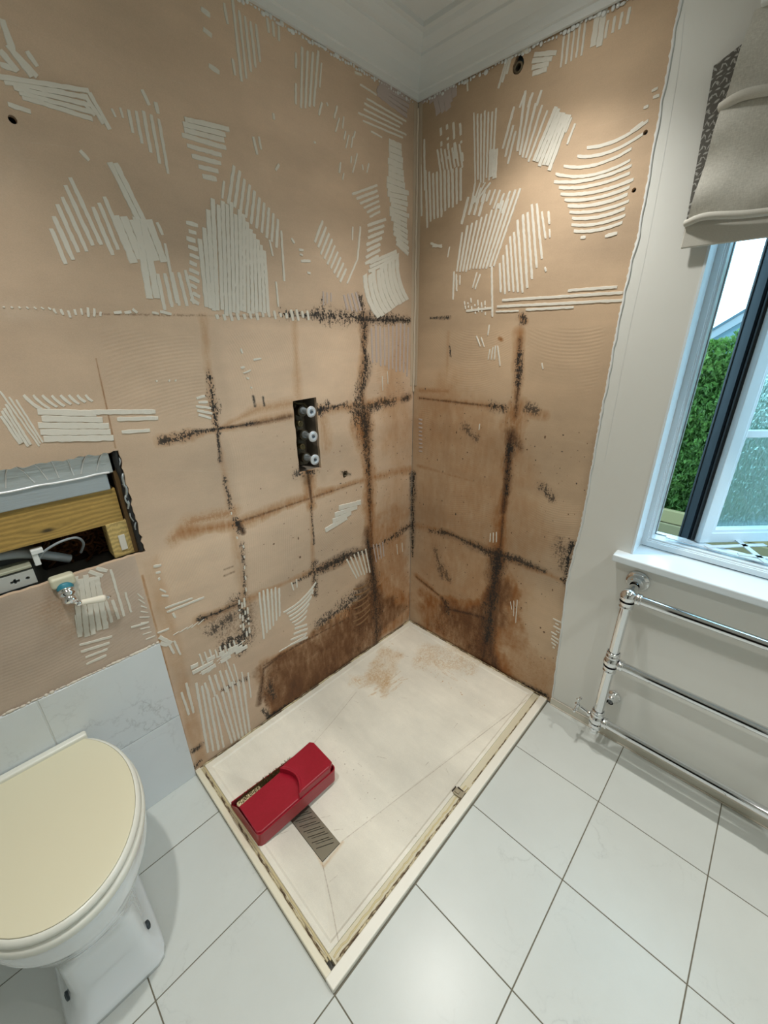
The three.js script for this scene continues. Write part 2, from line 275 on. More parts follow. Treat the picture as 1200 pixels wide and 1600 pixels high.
// ---------------------------------------------------------------- the stripped right wall (z = 0), drawn in metres (x, y)
const rightSheet = new Sheet(.83, 2.3, 880);
{
  const s = rightSheet;
  for (const [u, v, a, b] of [[.21, .93, .46, 1.2], [.51, .95, .78, 1.2], [.02, .93, .17, 1.2], [.02, 1.24, .46, 1.5], [.21, .64, .47, .9], [.52, .64, .78, .92], [.52, .3, .77, .58], [.21, .33, .47, .58]]) { s.patch('tone', [[u, v], [a, v], [a, b], [u, b]], .05, { soft: .02, rag: .012 }); s.ghost([[u, v], [a, b]], rr(.9, 1.9), .009, .035, rr(-2.5, 2.5)); }
  s.ghost([[.5, 1.25], [.76, 1.5]], 1.5, .011, .025, -1.5);
  for (let i = 0; i < 26; i++) { const u = rr(.05, .7), v = rr(.3, 2.1), a = rr(-.4, .4), l = rr(.04, .15); s.run('pale', [[u, v], [u + l * Math.cos(a), v + l * Math.sin(a)]], .0016, rr(.08, .22), { rag: .5, grain: .6 }); }
  s.patch('brown', [[.008,1.281],[.186,1.291],[.401,1.209],[.572,1.086],[.634,.625],[.495,-.034],[.040,.008]], .34, { soft: .12, rag: .1 });
  s.run('brown', [[.477,1.477],[.486,1.330],[.487,1.217]], .022, .6); s.run('brown', [[.487,1.217],[.486,1.097],[.482,.969],[.484,.777],[.486,.567],[.481,.368],[.474,.110],[.468,-.052]], .055, .95);
  s.run('brown', [[.035,1.223],[.190,1.222],[.440,1.219],[.603,1.206]], .02, .6); s.run('brown', [[.034,1.256],[.188,1.261]], .022, .55, { grain: .3 }); s.run('brown', [[.033,.914],[.109,.913],[.209,.907],[.489,.904]], .012, .5);
  s.run('brown', [[.033,.603],[.189,.631],[.366,.618],[.553,.609],[.767,.598]], .024, .6); s.run('brown', [[.041,.317],[.210,.257],[.252,.220],[.466,.261]], .03, .8);
  s.run('brown', [[.174,1.484],[.185,.722],[.201,.272]], .012, .22, { grain: .4 }); s.run('brown', [[.478,1.527],[.492,1.511]], .012, .7); s.run('brown', [[.400,1.460],[.409,1.455]], .006, .9);
  s.patch('brown', [[.041,-.035],[.064,.249],[.249,.257],[.533,.523],[.614,.228],[.595,-.014],[.423,-.040]], 1.0, { soft: .05, rag: .08 });
  s.patch('brown', [[.095,.577],[.283,.590],[.248,.275],[.062,.326]], .4, { soft: .04, rag: .06, grain: .5 });
  s.patch('brown', [[.570,.203],[.778,.189],[.787,.034],[.495,-.034]], .4, { soft: .04, rag: .06, grain: .4 });
  s.run('dark', [[.486,1.122],[.487,1.022],[.488,.890],[.489,.807]], .026, .95, { grain: .35 }); s.run('dark', [[.489,.807],[.495,.618]], .012, .7, { grain: .5 }); s.run('dark', [[.489,1.134],[.527,1.079]], .02, .6, { grain: .5 });
  s.run('dark', [[.488,.606],[.484,.403],[.478,.206],[.464,-.014]], .030, 1, { grain: .3 }); s.run('dark', [[.210,.257],[.252,.212],[.380,.247],[.482,.270]], .018, .95, { grain: .4 }); s.run('dark', [[.041,.310],[.189,.267]], .01, .7, { grain: .5 });
  s.patch('dark', [[.392,.101],[.487,.211],[.543,-.002],[.440,-.029]], .9, { soft: .02, rag: .04, grain: .4 }); s.run('dark', [[.480,1.457],[.491,1.308],[.495,1.194]], .012, .75, { grain: .6 }); s.run('dark', [[.035,1.223],[.157,1.222],[.399,1.220]], .006, .6, { grain: .6 });
  s.patch('dark', [[.213,.201],[.396,.273],[.498,.509],[.532,.254],[.545,-.020],[.402,-.013]], .6, { soft: .03, rag: .06, grain: .3 }); s.patch('dark', [[.093,.037],[.253,.201],[.410,.111],[.402,-.013]], .5, { soft: .03, rag: .06, grain: .8 });
  const mould = (pts, w, a = .95, g = 1) => { s.run('black', pts, w * 1.9, a, { grain: Math.max(g, .85), rag: .9, power: .35 }); if (g < .7) s.run('black', pts, w * .6, a, { grain: .4, rag: .9, power: .5 }); s.run('dark', pts, w * 2.4, .22, { rag: 1, grain: .6 }); };
  mould([[.190,.625],[.280,.622],[.350,.613]], .013, .8, .6); mould([[.350,.613],[.432,.604],[.552,.617],[.690,.609]], .011, .8, .5); mould([[.122,.607],[.209,.618]], .008, .8);
  mould([[.405,1.223],[.440,1.222]], .014, .8); mould([[.541,1.227],[.565,1.224]], .01, .6); mould([[.482,1.419],[.487,1.362],[.489,1.308]], .008, .85); mould([[.484,1.072],[.491,.891]], .016, .9, .8); mould([[.485,.599],[.486,.387],[.477,.150]], .020, .85, .8);
  mould([[.772,.760],[.769,.678],[.773,.590]], .012, .95, .8); mould([[.756,.602],[.777,.594]], .008, 1, .3); mould([[.725,.770],[.755,.644]], .02, .4); mould([[.528,-.020],[.657,.005],[.780,.025]], .013, .95, .5); mould([[.266,-.013],[.493,-.015],[.781,.019]], .006, 1, .2); mould([[.628,.950],[.676,.906]], .012, .6);
  mould([[.006,.871],[.012,.421]], .010, .95, .7); mould([[.049,.013],[.265,-.005]], .006, .9, .4); mould([[.276,1.124],[.331,1.087]], .010, .45); mould([[.192,.435],[.241,.383]], .016, .45); mould([[.157,.511],[.203,.385]], .014, .4); mould([[.238,.251],[.254,.182]], .012, .8); mould([[.082,1.540],[.177,1.538]], .004, .8, .8); mould([[.183,1.437],[.189,1.399]], .004, .9);
  mould([[.478,1.527],[.489,1.511]], .008, .8);
  s.specks('black', [[.034,1.283],[.788,.125]], 170, .001, .003, .8); s.specks('dark', [[.037,1.174],[.788,.125]], 160, .001, .004, .7);
}
M.plasterRight = std('#ffffff', .72, { map: rightSheet.bake(() => [185, 160, 132]), bumpMap: rightSheet.relief(), bumpScale: .0025 });
for (const k of ['map', 'bumpMap']) M.plasterRight[k].repeat.set(1 / rightSheet.W, 1 / rightSheet.H);

// ---------------------------------------------------------------- room shell
const wallLeft = struct('wall_left'), LEFT_HOLES = [...[[1.202,1.852]].map((q) => [...q, .007]), ...[[.769,.779]].map((q) => [...q, .0035])], SHOWER_HOLE = [[.380,2.199]][0];
const toLeft = (g) => g.applyMatrix4(new THREE.Matrix4().makeBasis(V(0, 0, 1), V(0, 1, 0), V(-1, 0, 0)));      // (u, v, depth) -> (z, y, -x), depth goes behind the face
const flipDepth = (g) => { const i = g.index?.array; const p = g.attributes.position.array; if (i) for (let k = 0; k < i.length; k += 3) [i[k], i[k + 2]] = [i[k + 2], i[k]]; else for (const n of Object.keys(g.attributes)) { const a = g.attributes[n], s = a.itemSize; for (let k = 0; k < a.count; k += 3) for (let c = 0; c < s; c++) { const q = a.array[k * s + c]; a.array[k * s + c] = a.array[(k + 2) * s + c]; a.array[(k + 2) * s + c] = q; } } return g; };
{
  const jag = (z0, y0, z1, y1, n, a) => { const out = []; for (let i = 0; i < n; i++) { const t = i / n; out.push([lerp(z0, z1, t) + (z0 === z1 ? rr(-a, a) : 0), lerp(y0, y1, t) + (y0 === y1 ? rr(-a, a) : 0)]); } return out; };
  const n = NICHE, v = VALVE;
  const niche = [...jag(n.z0, n.y0, n.z0, n.y1, 26, .0035), ...jag(n.z0, n.y1, n.z1, n.y1, 40, .0035), [n.z1, n.y1], ...jag(n.z1, n.y0, n.z0, n.y0, 40, .0015)];
  const slot = [...jag(v.z0, v.y0, v.z0, v.y1, 16, .0012), ...jag(v.z0, v.y1, v.z1 + .006, v.y1 - .004, 6, .001), ...jag(v.z1, v.y1 - .004, v.z1, v.y0 + .006, 16, .0015), ...jag(v.z1, v.y0, v.z0, v.y0, 8, .002)];
  const outlet = Array.from({ length: 14 }, (_, i) => { const a = i / 14 * 6.283; return [.414 + .014 * Math.cos(a) * rr(.9, 1.1), .961 + .016 * Math.sin(a) * rr(.9, 1.1)]; });
  const board = toLeft(extrude([[0, .0], [1.72, .0], [1.72, 2.29], [0, 2.29]], .0125, [niche, slot, outlet, ...LEFT_HOLES.map(([z, y, r]) => Array.from({ length: 12 }, (_, i) => [z + r * Math.cos(i / 12 * 6.2832), y + r * Math.sin(i / 12 * 6.2832)]))]));
  board.computeVertexNormals();
  mesh('plaster_skin', board, M.plasterLeft, wallLeft);
  mesh('cavity_back', [box(.02, ROOM.y, 2.0, -.19, ROOM.y / 2, .98), box(.18, .02, 2.0, -.1, 2.3, .98), box(.18, .02, 2, -.1, -.01, .98)], M.subfloor, wallLeft);
  mesh('masonry', box(.2, ROOM.y, ROOM.z + .2 - 1.72, -.1, ROOM.y / 2, (1.72 + ROOM.z + .2) / 2), M.paint, wallLeft);
}
const wallRight = struct('wall_right');
const WIN = { x0: .962, x1: 1.60, y0: .79, y1: 1.98, zf: -.09 }, EDGE = [];
{
  // ragged edge where the paint stops and the stripped plaster begins
  const e = [[.806, 0], [.806, .04], ...[[.777,.611],[.790,.817],[.785,1.225],[.787,1.470],[.792,1.748],[.789,1.894],[.787,2.043],[.785,2.172]], [.783, 2.29]];
  for (let i = 0; i + 1 < e.length; i++) { const n = Math.max(2, Math.round((e[i + 1][1] - e[i][1]) / .0065)); for (let k = 0; k < n; k++) { const v = lerp(e[i][1], e[i + 1][1], k / n), u = lerp(e[i][0], e[i + 1][0], k / n); EDGE.push([u + .0035 * N(v * 2, .3, 260) + (v > .6 ? .003 * Math.abs(Math.sin(v * 330 + 2 * N(v, 1, 300))) - .002 : rr(-.0012, .0012)), v]); } }
  const hole = [[WIN.x0, WIN.y0 - .035], [WIN.x1, WIN.y0 - .035], [WIN.x1, WIN.y1], [WIN.x0, WIN.y1]];
  const paint = extrude([...EDGE, [.783, ROOM.y], [ROOM.x + .2, ROOM.y], [ROOM.x + .2, 0]], .003, [hole]); paint.translate(0, 0, -.003);
  mesh('painted_plaster', paint, M.paint, wallRight);
  const round = (x, y, r, q = 1) => Array.from({ length: 16 }, (_, i) => [x + r * Math.cos(i / 16 * 6.2832), y + r * q * Math.sin(i / 16 * 6.2832)]), [hx, hy] = SHOWER_HOLE;
  const torn = Array.from({ length: 22 }, (_, i) => { const a = i / 22 * 6.2832, up = Math.max(0, Math.sin(a)) ** 6; return [hx + .018 * Math.cos(a) * rr(.94, 1.06), hy + (.019 + .014 * up) * Math.sin(a) * rr(.95, 1.05)]; });
  mesh('plaster_skin', extrude([[0, 0], [.83, 0], [.83, 2.3], [0, 2.3]], .0125, [torn, ...[[.764,1.944],[.762,1.823]].map(([x, y]) => round(x, y, .0055))]).translate(0, 0, -.0151), M.plasterRight, wallRight);
  mesh('cavity_back', box(1.03, ROOM.y, .12, .315, ROOM.y / 2, -.14), M.blockwork, wallRight);
  mesh('masonry', extrude([[.83, 0], [ROOM.x + .2, 0], [ROOM.x + .2, ROOM.y], [.83, ROOM.y]], .2, [hole]).translate(0, 0, -.2031), M.paint, wallRight);
  // raised bead of filler along the ragged edge
  const bead = []; for (let i = 0; i + 4 < EDGE.length; i += 4) bead.push([EDGE[i][0] + .004, EDGE[i][1], .0005]);
  mesh('filler_bead', new THREE.TubeGeometry(new THREE.CatmullRomCurve3(bead.map((q) => V(q[0] + rr(-.001, .001), q[1], q[2]))), 500, .0032, 6), M.ceiling, wallRight);
  // fine crack line in the paint beside it
  mesh('paint_crack', tube([[.802,2.150],[.813,2.046],[.822,1.765],[.823,1.632],[.821,1.487],[.824,1.249],[.826,1.085]].map(([x, y]) => [x, y, .0002]), .0004, 60, 5), M.ceiling, wallRight);
}
// doorway and dark-coloured hall added behind the camera so the chrome mirrors dark stripes
const wallBack = struct('wall_back'), ADDED_DOOR = { x0: .92, x1: 1.74, y1: 2.02 };
mesh('masonry', extrude([[-.2, 0], [ADDED_DOOR.x0, 0], [ADDED_DOOR.x0, ADDED_DOOR.y1], [ADDED_DOOR.x1, ADDED_DOOR.y1], [ADDED_DOOR.x1, 0], [ROOM.x + .2, 0], [ROOM.x + .2, ROOM.y], [-.2, ROOM.y]], .1).translate(0, 0, ROOM.z), M.paint, wallBack);
{ const h = struct('added_hall'), m = std('#4d4943', .9), x0 = .2, x1 = 2.5, z0 = ROOM.z + .1, z1 = ROOM.z + 1.3; mesh('added_hall_wall', [box(x1 - x0, ROOM.y, .1, (x0 + x1) / 2, ROOM.y / 2, z1 + .05), box(.1, ROOM.y, 1.3, x0 - .05, ROOM.y / 2, (z0 + z1) / 2 + .05), box(.1, ROOM.y, 1.3, x1 + .05, ROOM.y / 2, (z0 + z1) / 2 + .05)], m, h); mesh('added_hall_ceiling', box(2.5, .05, 1.4, 1.35, ROOM.y + .025, (z0 + z1) / 2 + .05), m, h); mesh('added_hall_carpet', box(2.5, .05, 1.4, 1.35, -.026, (z0 + z1) / 2 + .05), std('#4c463f', .95), h);
  const d = struct('added_door_1'); mesh('added_door_lining', [box(.02, ADDED_DOOR.y1, .12, ADDED_DOOR.x0 + .01, ADDED_DOOR.y1 / 2, ROOM.z + .05), box(.02, ADDED_DOOR.y1, .12, ADDED_DOOR.x1 - .01, ADDED_DOOR.y1 / 2, ROOM.z + .05), box(ADDED_DOOR.x1 - ADDED_DOOR.x0, .02, .12, (ADDED_DOOR.x0 + ADDED_DOOR.x1) / 2, ADDED_DOOR.y1 - .01, ROOM.z + .05)], M.ceiling, d); }
const wallFar = struct('wall_far'); mesh('masonry', box(.1, ROOM.y, ROOM.z + .3, ROOM.x + .05, ROOM.y / 2, ROOM.z / 2), M.paint, wallFar);
const ceiling = struct('ceiling');
{ const holes = LAMP_SPOTS.map(([x, z]) => Array.from({ length: 24 }, (_, i) => [x + .036 * Math.cos(i / 24 * 6.2832), z + .036 * Math.sin(i / 24 * 6.2832)]));
  const slab = extrude([[-.2, -.2], [ROOM.x + .2, -.2], [ROOM.x + .2, ROOM.z + .2], [-.2, ROOM.z + .2]], .05, holes); slab.applyMatrix4(new THREE.Matrix4().makeBasis(V(1, 0, 0), V(0, 0, 1), V(0, -1, 0))); mesh('ceiling_board', slab.translate(0, ROOM.y + .05, 0), M.ceiling, ceiling);
  mesh('ceiling_void', box(ROOM.x + .4, .02, ROOM.z + .4, ROOM.x / 2, ROOM.y + .16, ROOM.z / 2), M.subfloor, ceiling); }
// cornice: mitred run on each wall
{
  const prof = [[0, 2.228], [.009, 2.228], [.011, 2.244], [.018, 2.246], [.022, 2.262], [.030, 2.280], [.044, 2.296], [.062, 2.306], [.064, 2.313], [.078, 2.316], [.092, 2.326], [.098, 2.336], [.112, 2.338], [.114, 2.351], [0, 2.351]];
  const run = (len, place) => loft([0, 1].map((k) => prof.map(([d, y]) => place(d, y, k ? len : d))), false, true);
  const a = struct('trim_1'), b = struct('trim_2');
  const ga = flipDepth(run(ROOM.z, (d, y, t) => [d, y, t]).toNonIndexed()), gb = run(ROOM.x, (d, y, t) => [t, y, d]).toNonIndexed(); ga.computeVertexNormals(); gb.computeVertexNormals();
  mesh('cornice', ga, M.ceiling, a); mesh('cornice', gb, M.ceiling, b);
  const g = [], h = []; for (let z = .03; z < 1.3; z += .011) { g.push(new THREE.SphereGeometry(rr(.002, .0055), 6, 4).scale(.5, rr(.6, 1.6), rr(.8, 2)).translate(.001, 2.226 - rr(0, .008), z)); if (z < .8) h.push(new THREE.SphereGeometry(rr(.002, .005), 6, 4).scale(rr(.8, 2), rr(.6, 1.6), .5).translate(z, 2.227 - rr(0, .008), .0)); }
  mesh('torn_edge', g, M.ceiling, a).userData.kind = 'stuff'; mesh('torn_edge', h, M.ceiling, b).userData.kind = 'stuff';
}
// strip of sealant down the inside corner
{ const pts = []; for (let y = .02; y < 2.23; y += .03) pts.push([.004 + rr(-.001, .001), y, .003 + rr(-.001, .001)]);
  mesh('corner_sealant', tube(pts.filter((q) => q[1] > 1.25), .0045, 200, 8), std('#c6b8a4', .6), wallLeft);
  const tape = []; for (const y of [2.225, 2.1, 1.95, 1.8, 1.6, 1.45, 1.3]) tape.push([0, y]);
  mesh('corner_tape', [box(.0012, .95, .02, .0006, 1.75, .011), box(.018, .95, .0012, .01, 1.75, -.0016)], std('#bfae98', .8), wallLeft); }
// tiled lower stretch of the left wall: marble-look tiles, 300 mm
{ const edge = .003;
  [[1.2, .301], [1.2, .0], [1.503, .301], [1.503, .0], [1.806, .301], [1.806, 0], [2.109, .301], [2.109, 0], [2.412, .301], [2.412, 0]].forEach(([z, y], i) => { const w = Math.min(.3005, ROOM.z - z); mesh('wall_tile', rbox(.009, .2985, w - .0015, .0012, .0045, y + .15, z + .15 - (.3005 - w) / 2, 2), wallTileMats[i % 2], wallLeft); });
  mesh('tile_grout', box(.006, .6, 1.398, .003, .3, 1.901), std('#dfe3e2', .8), wallLeft);
  const t = []; for (let z = 1.205; z < 1.62; z += .012) t.push(new THREE.SphereGeometry(rr(.003, .006), 6, 4).scale(.8, rr(.5, 1), rr(1, 2.4)).translate(.005, .602 + rr(0, .003), z)); mesh('torn_edge', t, M.sealant, wallLeft).userData.kind = 'stuff'; }
// ---------------------------------------------------------------- ridges of old tile adhesive, combed on with a notched trowel
class Ridges {
  constructor(place) { this.place = place; this.pos = []; }
  stroke(a, b, w, h, bow = 0, taper = .5) {
    const dx = b[0] - a[0], dy = b[1] - a[1], len = Math.hypot(dx, dy); if (len < .002) return; const nx = -dy / len, ny = dx / len, n = Math.max(2, Math.min(40, Math.round(len / .008))), rows = [];
    for (let i = 0; i <= n; i++) { const t = i / n, off = bow * len * 4 * t * (1 - t) + rr(-.0005, .0005), cx = a[0] + dx * t + nx * off, cy = a[1] + dy * t + ny * off, e = i === 0 || i === n, k = (e ? taper : 1) * rr(.86, 1.1) * w / 2, z = e ? h * .75 : h * rr(.85, 1.1); rows.push([[cx - nx * k, cy - ny * k, 0], [cx - nx * k * .86, cy - ny * k * .86, z], [cx + nx * k * .86, cy + ny * k * .86, z], [cx + nx * k, cy + ny * k, 0]]); }
    const quad = (p, q, r, s) => { for (const v of [p, q, r, r, q, s]) this.pos.push(...this.place(...v)); };
    for (let i = 0; i < n; i++) for (let j = 0; j < 3; j++) quad(rows[i][j], rows[i + 1][j], rows[i][j + 1], rows[i + 1][j + 1]);
    quad(rows[0][0], rows[0][1], rows[0][3], rows[0][2]); quad(rows[n][1], rows[n][0], rows[n][2], rows[n][3]);
  }
  build() { const g = new THREE.BufferGeometry(); g.setAttribute('position', new THREE.Float32BufferAttribute(this.pos, 3)); const uv = []; for (let i = 0; i < this.pos.length; i += 3) uv.push((this.pos[i] + this.pos[i + 2]) * 2, this.pos[i + 1] * 2); g.setAttribute('uv', new THREE.Float32BufferAttribute(uv, 2)); g.computeVertexNormals(); return g; }
}
const onLeft = (u, v, h) => [h, v, u], onRight = (u, v, h) => [u, v, h - .0027];
// first stroke a -> b, last stroke c -> d, n strokes; fill = ridge width over pitch
function comb(wall, place, [a, b, c, d], n, fill = .55, { bow = 0, ragged = .05, broken = 0, mat = M.adhesive } = {}) {
  const R = new Ridges(place), pitch = n > 1 ? (Math.hypot((c[0] + d[0] - a[0] - b[0]) / 2, (c[1] + d[1] - a[1] - b[1]) / 2) / (n - 1)) : .009, w = Math.min(pitch, .02) * fill, solid = fill > .85;
  // across-stroke pitch, not the slanted one
  const ux = b[0] - a[0], uy = b[1] - a[1], ul = Math.hypot(ux, uy) || 1, mx = (c[0] + d[0] - a[0] - b[0]) / 2, my = (c[1] + d[1] - a[1] - b[1]) / 2, across = n > 1 ? Math.abs(mx * -uy / ul + my * ux / ul) / (n - 1) : pitch, wid = n > 1 ? Math.max(.0028, Math.min(across, .03) * fill) : w;
  for (let i = 0; i < n; i++) {
    const t = n > 1 ? i / (n - 1) : 0, p = [lerp(a[0], c[0], t), lerp(a[1], c[1], t)], q = [lerp(b[0], d[0], t), lerp(b[1], d[1], t)], dx = q[0] - p[0], dy = q[1] - p[1], r0 = rr(-ragged, ragged), r1 = rr(-ragged, ragged);
    const P = [p[0] + dx * r0, p[1] + dy * r0], Q = [q[0] + dx * r1, q[1] + dy * r1], pieces = broken ? 2 + (rnd() * 3 | 0) : 1;
    for (let k = 0; k < pieces; k++) { const s0 = k / pieces + (k ? broken * rr(0, .2) : 0), s1 = (k + 1) / pieces - (k + 1 < pieces ? broken * rr(0, .2) : 0); R.stroke([lerp(P[0], Q[0], s0), lerp(P[1], Q[1], s0)], [lerp(P[0], Q[0], s1), lerp(P[1], Q[1], s1)], wid * (solid ? rr(1.01, 1.1) : rr(.92, 1.1)), solid ? rr(.0016, .0024) : .0014, pieces > 1 ? 0 : bow, solid ? 1 : .85); }
  }
  return mesh('adhesive_ridges', R.build(), mat, wall);
}
function single(wall, place, list, w = .006) { const R = new Ridges(place); for (let i = 0; i + 1 < list.length; i += 2) R.stroke(list[i], list[i + 1], w * rr(.85, 1.2), .0018, 0, .85); return mesh('adhesive_ridges', R.build(), M.adhesive, wall); }
const CL = (p, n, f, o) => comb(wallLeft, onLeft, p, n, f, o), CR = (p, n, f, o) => comb(wallRight, onRight, p, n, f, o);
const G = { mat: M.grimyAdhesive };
CL([[1.203,1.913],[1.058,1.937],[1.176,1.892],[1.067,1.891]], 5, .98); CL([[1.058,1.937],[1.031,1.881],[1.074,1.916],[1.054,1.898]], 3, .98);
single(wallLeft, onLeft, [[1.176,2.000],[1.172,1.958],[1.172,1.958],[1.143,1.932],[1.178,1.965],[1.152,1.929],[1.192,1.953],[1.173,1.930],[1.198,1.932],[1.175,1.931],[1.150,1.966],[1.139,1.948],[1.203,1.874],[1.169,1.872],[1.099,1.830],[1.086,1.816],[.781,2.165],[.760,2.162],[.782,2.131],[.762,2.126],[.780,2.068],[.754,2.064],[.948,1.973],[.938,1.949],[.923,1.959],[.921,1.939]], .010);
CL([[.985,1.930],[.985,1.888],[.922,1.934],[.922,1.833]], 5, .5); CL([[1.002,1.927],[1.000,1.909],[1.019,1.920],[1.015,1.907]], 2, .4);
CL([[.861,1.946],[.748,1.957],[.865,1.925],[.761,1.931]], 3, .98); CL([[.867,1.914],[.769,1.916],[.837,1.842],[.800,1.843]], 5, .6, { ragged: .08 });
CL([[1.131,1.783],[1.102,1.666],[1.188,1.679],[1.179,1.618]], 6, .55); CL([[1.072,1.754],[1.054,1.667],[1.100,1.730],[1.081,1.639]], 3, .55); CL([[1.059,1.721],[1.041,1.635],[.988,1.724],[.970,1.644]], 5, .98); CL([[1.046,1.821],[1.010,1.720],[1.035,1.824],[.998,1.722]], 2, .98, { ragged: .01 }); CL([[1.015,1.726],[1.021,1.559],[1.000,1.728],[1.004,1.560]], 2, .98); CL([[.991,1.613],[.990,1.536],[.921,1.628],[.913,1.550]], 5, .5);
single(wallLeft, onLeft, [[.960,1.682],[.958,1.550],[.969,1.724],[.961,1.699],[1.019,1.628],[1.024,1.559]], .008); CL([[.896,1.735],[.872,1.733],[.918,1.561],[.899,1.551]], 11, .6, { ragged: .2 });
CL([[.869,1.706],[.880,1.538],[.819,1.791],[.851,1.531]], 4, .97); CL([[.803,1.797],[.837,1.532],[.745,1.784],[.779,1.532]], 6, .96); CL([[.735,1.777],[.769,1.534],[.681,1.700],[.690,1.539]], 7, .96, { ragged: .02 });
CL([[.744,1.886],[.775,1.796],[.625,1.785],[.638,1.716]], 10, .55); single(wallLeft, onLeft, [[.779,1.844],[.791,1.804],[.617,1.759],[.622,1.628],[.660,1.730],[.654,1.690],[.652,1.624],[.652,1.556],[.837,1.769],[.844,1.712],[.558,1.718],[.541,1.719],[.557,1.706],[.545,1.704],[.554,1.688],[.517,1.692],[.533,1.659],[.520,1.658],[.583,1.745],[.573,1.733]], .007);
CL([[.696,2.212],[.695,2.059],[.637,2.190],[.635,2.125]], 5, .5); CL([[.602,2.217],[.600,2.191],[.568,2.215],[.570,2.186]], 3, .5); CL([[.496,2.193],[.514,2.061],[.440,2.207],[.468,2.080]], 4, .5); single(wallLeft, onLeft, [[.720,2.198],[.716,2.163],[.714,2.102],[.712,2.072],[.518,2.180],[.522,2.147],[.430,2.189],[.442,2.132],[.526,2.115],[.531,2.069],[.436,2.101],[.450,2.068],[.679,1.960],[.671,1.924],[.661,1.965],[.658,1.938],[.608,2.028],[.608,2.015],[.604,1.918],[.618,1.902]], .007);
single(wallLeft, onLeft, [[.377,2.110],[.392,2.077],[.371,2.084],[.389,2.046],[.352,2.092],[.360,2.062],[.347,2.059],[.356,2.036],[.334,2.053],[.349,2.016],[.318,2.052],[.327,2.023],[.300,2.015],[.323,1.960],[.326,2.002],[.330,1.983],[.373,1.976],[.380,1.947],[.361,1.951],[.368,1.932],[.279,1.991],[.276,1.977],[.249,2.001],[.259,1.974],[.419,2.106],[.414,2.099],[.306,2.069],[.315,2.051],[.475,2.000],[.468,2.000]], .006);
CL([[.246,2.164],[.078,2.160],[.282,2.104],[.081,2.111]], 5, .45, { ragged: .12 }); single(wallLeft, onLeft, [[.281,2.189],[.208,2.186],[.237,2.087],[.184,2.085],[.301,2.210],[.272,2.214]], .006); CL([[.196,2.221],[.045,2.232],[.208,2.190],[.058,2.174]], 5, 1.0, G);
CL([[.149,2.082],[.087,2.083],[.160,1.959],[.068,1.958]], 8, 1.0); CL([[.163,1.949],[.047,1.959],[.117,1.797],[.047,1.768]], 12, .97, { ragged: .1 });
CL([[.323,1.904],[.214,1.948],[.248,1.853],[.197,1.878]], 6, .55); CL([[.258,1.827],[.171,1.858],[.275,1.710],[.206,1.742]], 7, .6); CL([[.256,1.714],[.116,1.766],[.266,1.685],[.109,1.748]], 3, .97); CL([[.276,1.670],[.210,1.542],[.109,1.763],[.044,1.605]], 9, .95, { bow: .13 });
CL([[.458,1.808],[.497,1.743],[.367,1.685],[.398,1.642]], 9, .5); single(wallLeft, onLeft, [[.295,1.818],[.314,1.718],[.314,1.718],[.366,1.641],[.330,1.812],[.335,1.773]], .007); CL([[.383,1.607],[.368,1.557],[.326,1.616],[.303,1.556]], 4, .55, G); CL([[.473,1.610],[.476,1.566],[.440,1.609],[.442,1.580]], 3, .4, G);
CL([[.252,1.508],[.249,1.380],[.038,1.516],[.043,1.323]], 10, .4, G); single(wallLeft, onLeft, [[.196,1.325],[.194,1.269],[.166,1.343],[.163,1.292]], .004);
CL([[1.310,1.315],[1.196,1.297],[1.309,1.253],[1.171,1.233]], 5, .95); CL([[1.372,1.316],[1.357,1.252],[1.356,1.333],[1.339,1.243]], 4, .92); CL([[1.357,1.358],[1.326,1.242],[1.338,1.347],[1.317,1.248]], 3, .6); CL([[1.322,1.351],[1.299,1.318],[1.210,1.342],[1.199,1.326]], 8, .55, { bow: .06 }); single(wallLeft, onLeft, [[1.211,1.302],[1.065,1.286],[1.158,1.278],[1.062,1.269],[1.155,1.245],[1.089,1.240]], .011);
CL([[1.343,.892],[1.375,.720],[1.298,.888],[1.316,.713]], 5, .93); CL([[1.264,.894],[1.266,.735],[1.247,.809],[1.247,.739]], 2, .35); CL([[1.296,.803],[1.298,.729],[1.281,.795],[1.280,.730]], 2, .5); CL([[1.220,.789],[1.211,.769],[1.234,.630],[1.204,.628]], 9, .45, { ragged: .3 }); CL([[1.380,.702],[1.306,.687],[1.382,.636],[1.335,.637]], 4, .4); CL([[1.310,.901],[1.286,.876],[1.294,.904],[1.272,.886]], 2, .7); single(wallLeft, onLeft, [[1.258,.690],[1.212,.683],[1.367,.795],[1.376,.737]], .006);
CL([[1.162,.853],[1.141,.849],[1.159,.808],[1.153,.808]], 3, .4); CL([[1.162,.776],[1.146,.757],[1.160,.752],[1.143,.742]], 2, .6); CL([[1.160,.706],[1.079,.701],[1.156,.690],[1.046,.687]], 2, .5); single(wallLeft, onLeft, [[1.197,.634],[1.164,.631],[1.143,.678],[1.139,.659],[1.177,.587],[1.168,.535],[1.159,.581],[1.151,.519]], .007); CL([[1.197,.619],[1.167,.576],[1.198,.595],[1.179,.576]], 2, .95);
CL([[1.116,.450],[.955,.436],[1.113,.405],[.941,.415]], 3, .95, { ragged: .15, broken: .6 }); CL([[1.095,.482],[1.091,.432],[.975,.471],[.973,.435]], 8, .4, { ragged: .2 }); CL([[.932,.600],[.943,.495],[.903,.598],[.912,.468]], 4, .7, { broken: .8, ragged: .2 }); CL([[1.088,.445],[1.017,.434],[1.069,.400],[.931,.444]], 4, .8, { broken: .9, ragged: .3 }); single(wallLeft, onLeft, [[.884,.817],[.883,.807],[.887,.779],[.886,.769],[.891,.740],[.893,.728],[.894,.701],[.894,.685],[.899,.656],[.899,.640],[.906,.947],[.906,.938],[.901,.857],[.900,.848]], .005); CL([[1.158,.601],[1.134,.606],[1.077,.599],[1.059,.607]], 5, .7, { ragged: .3 });
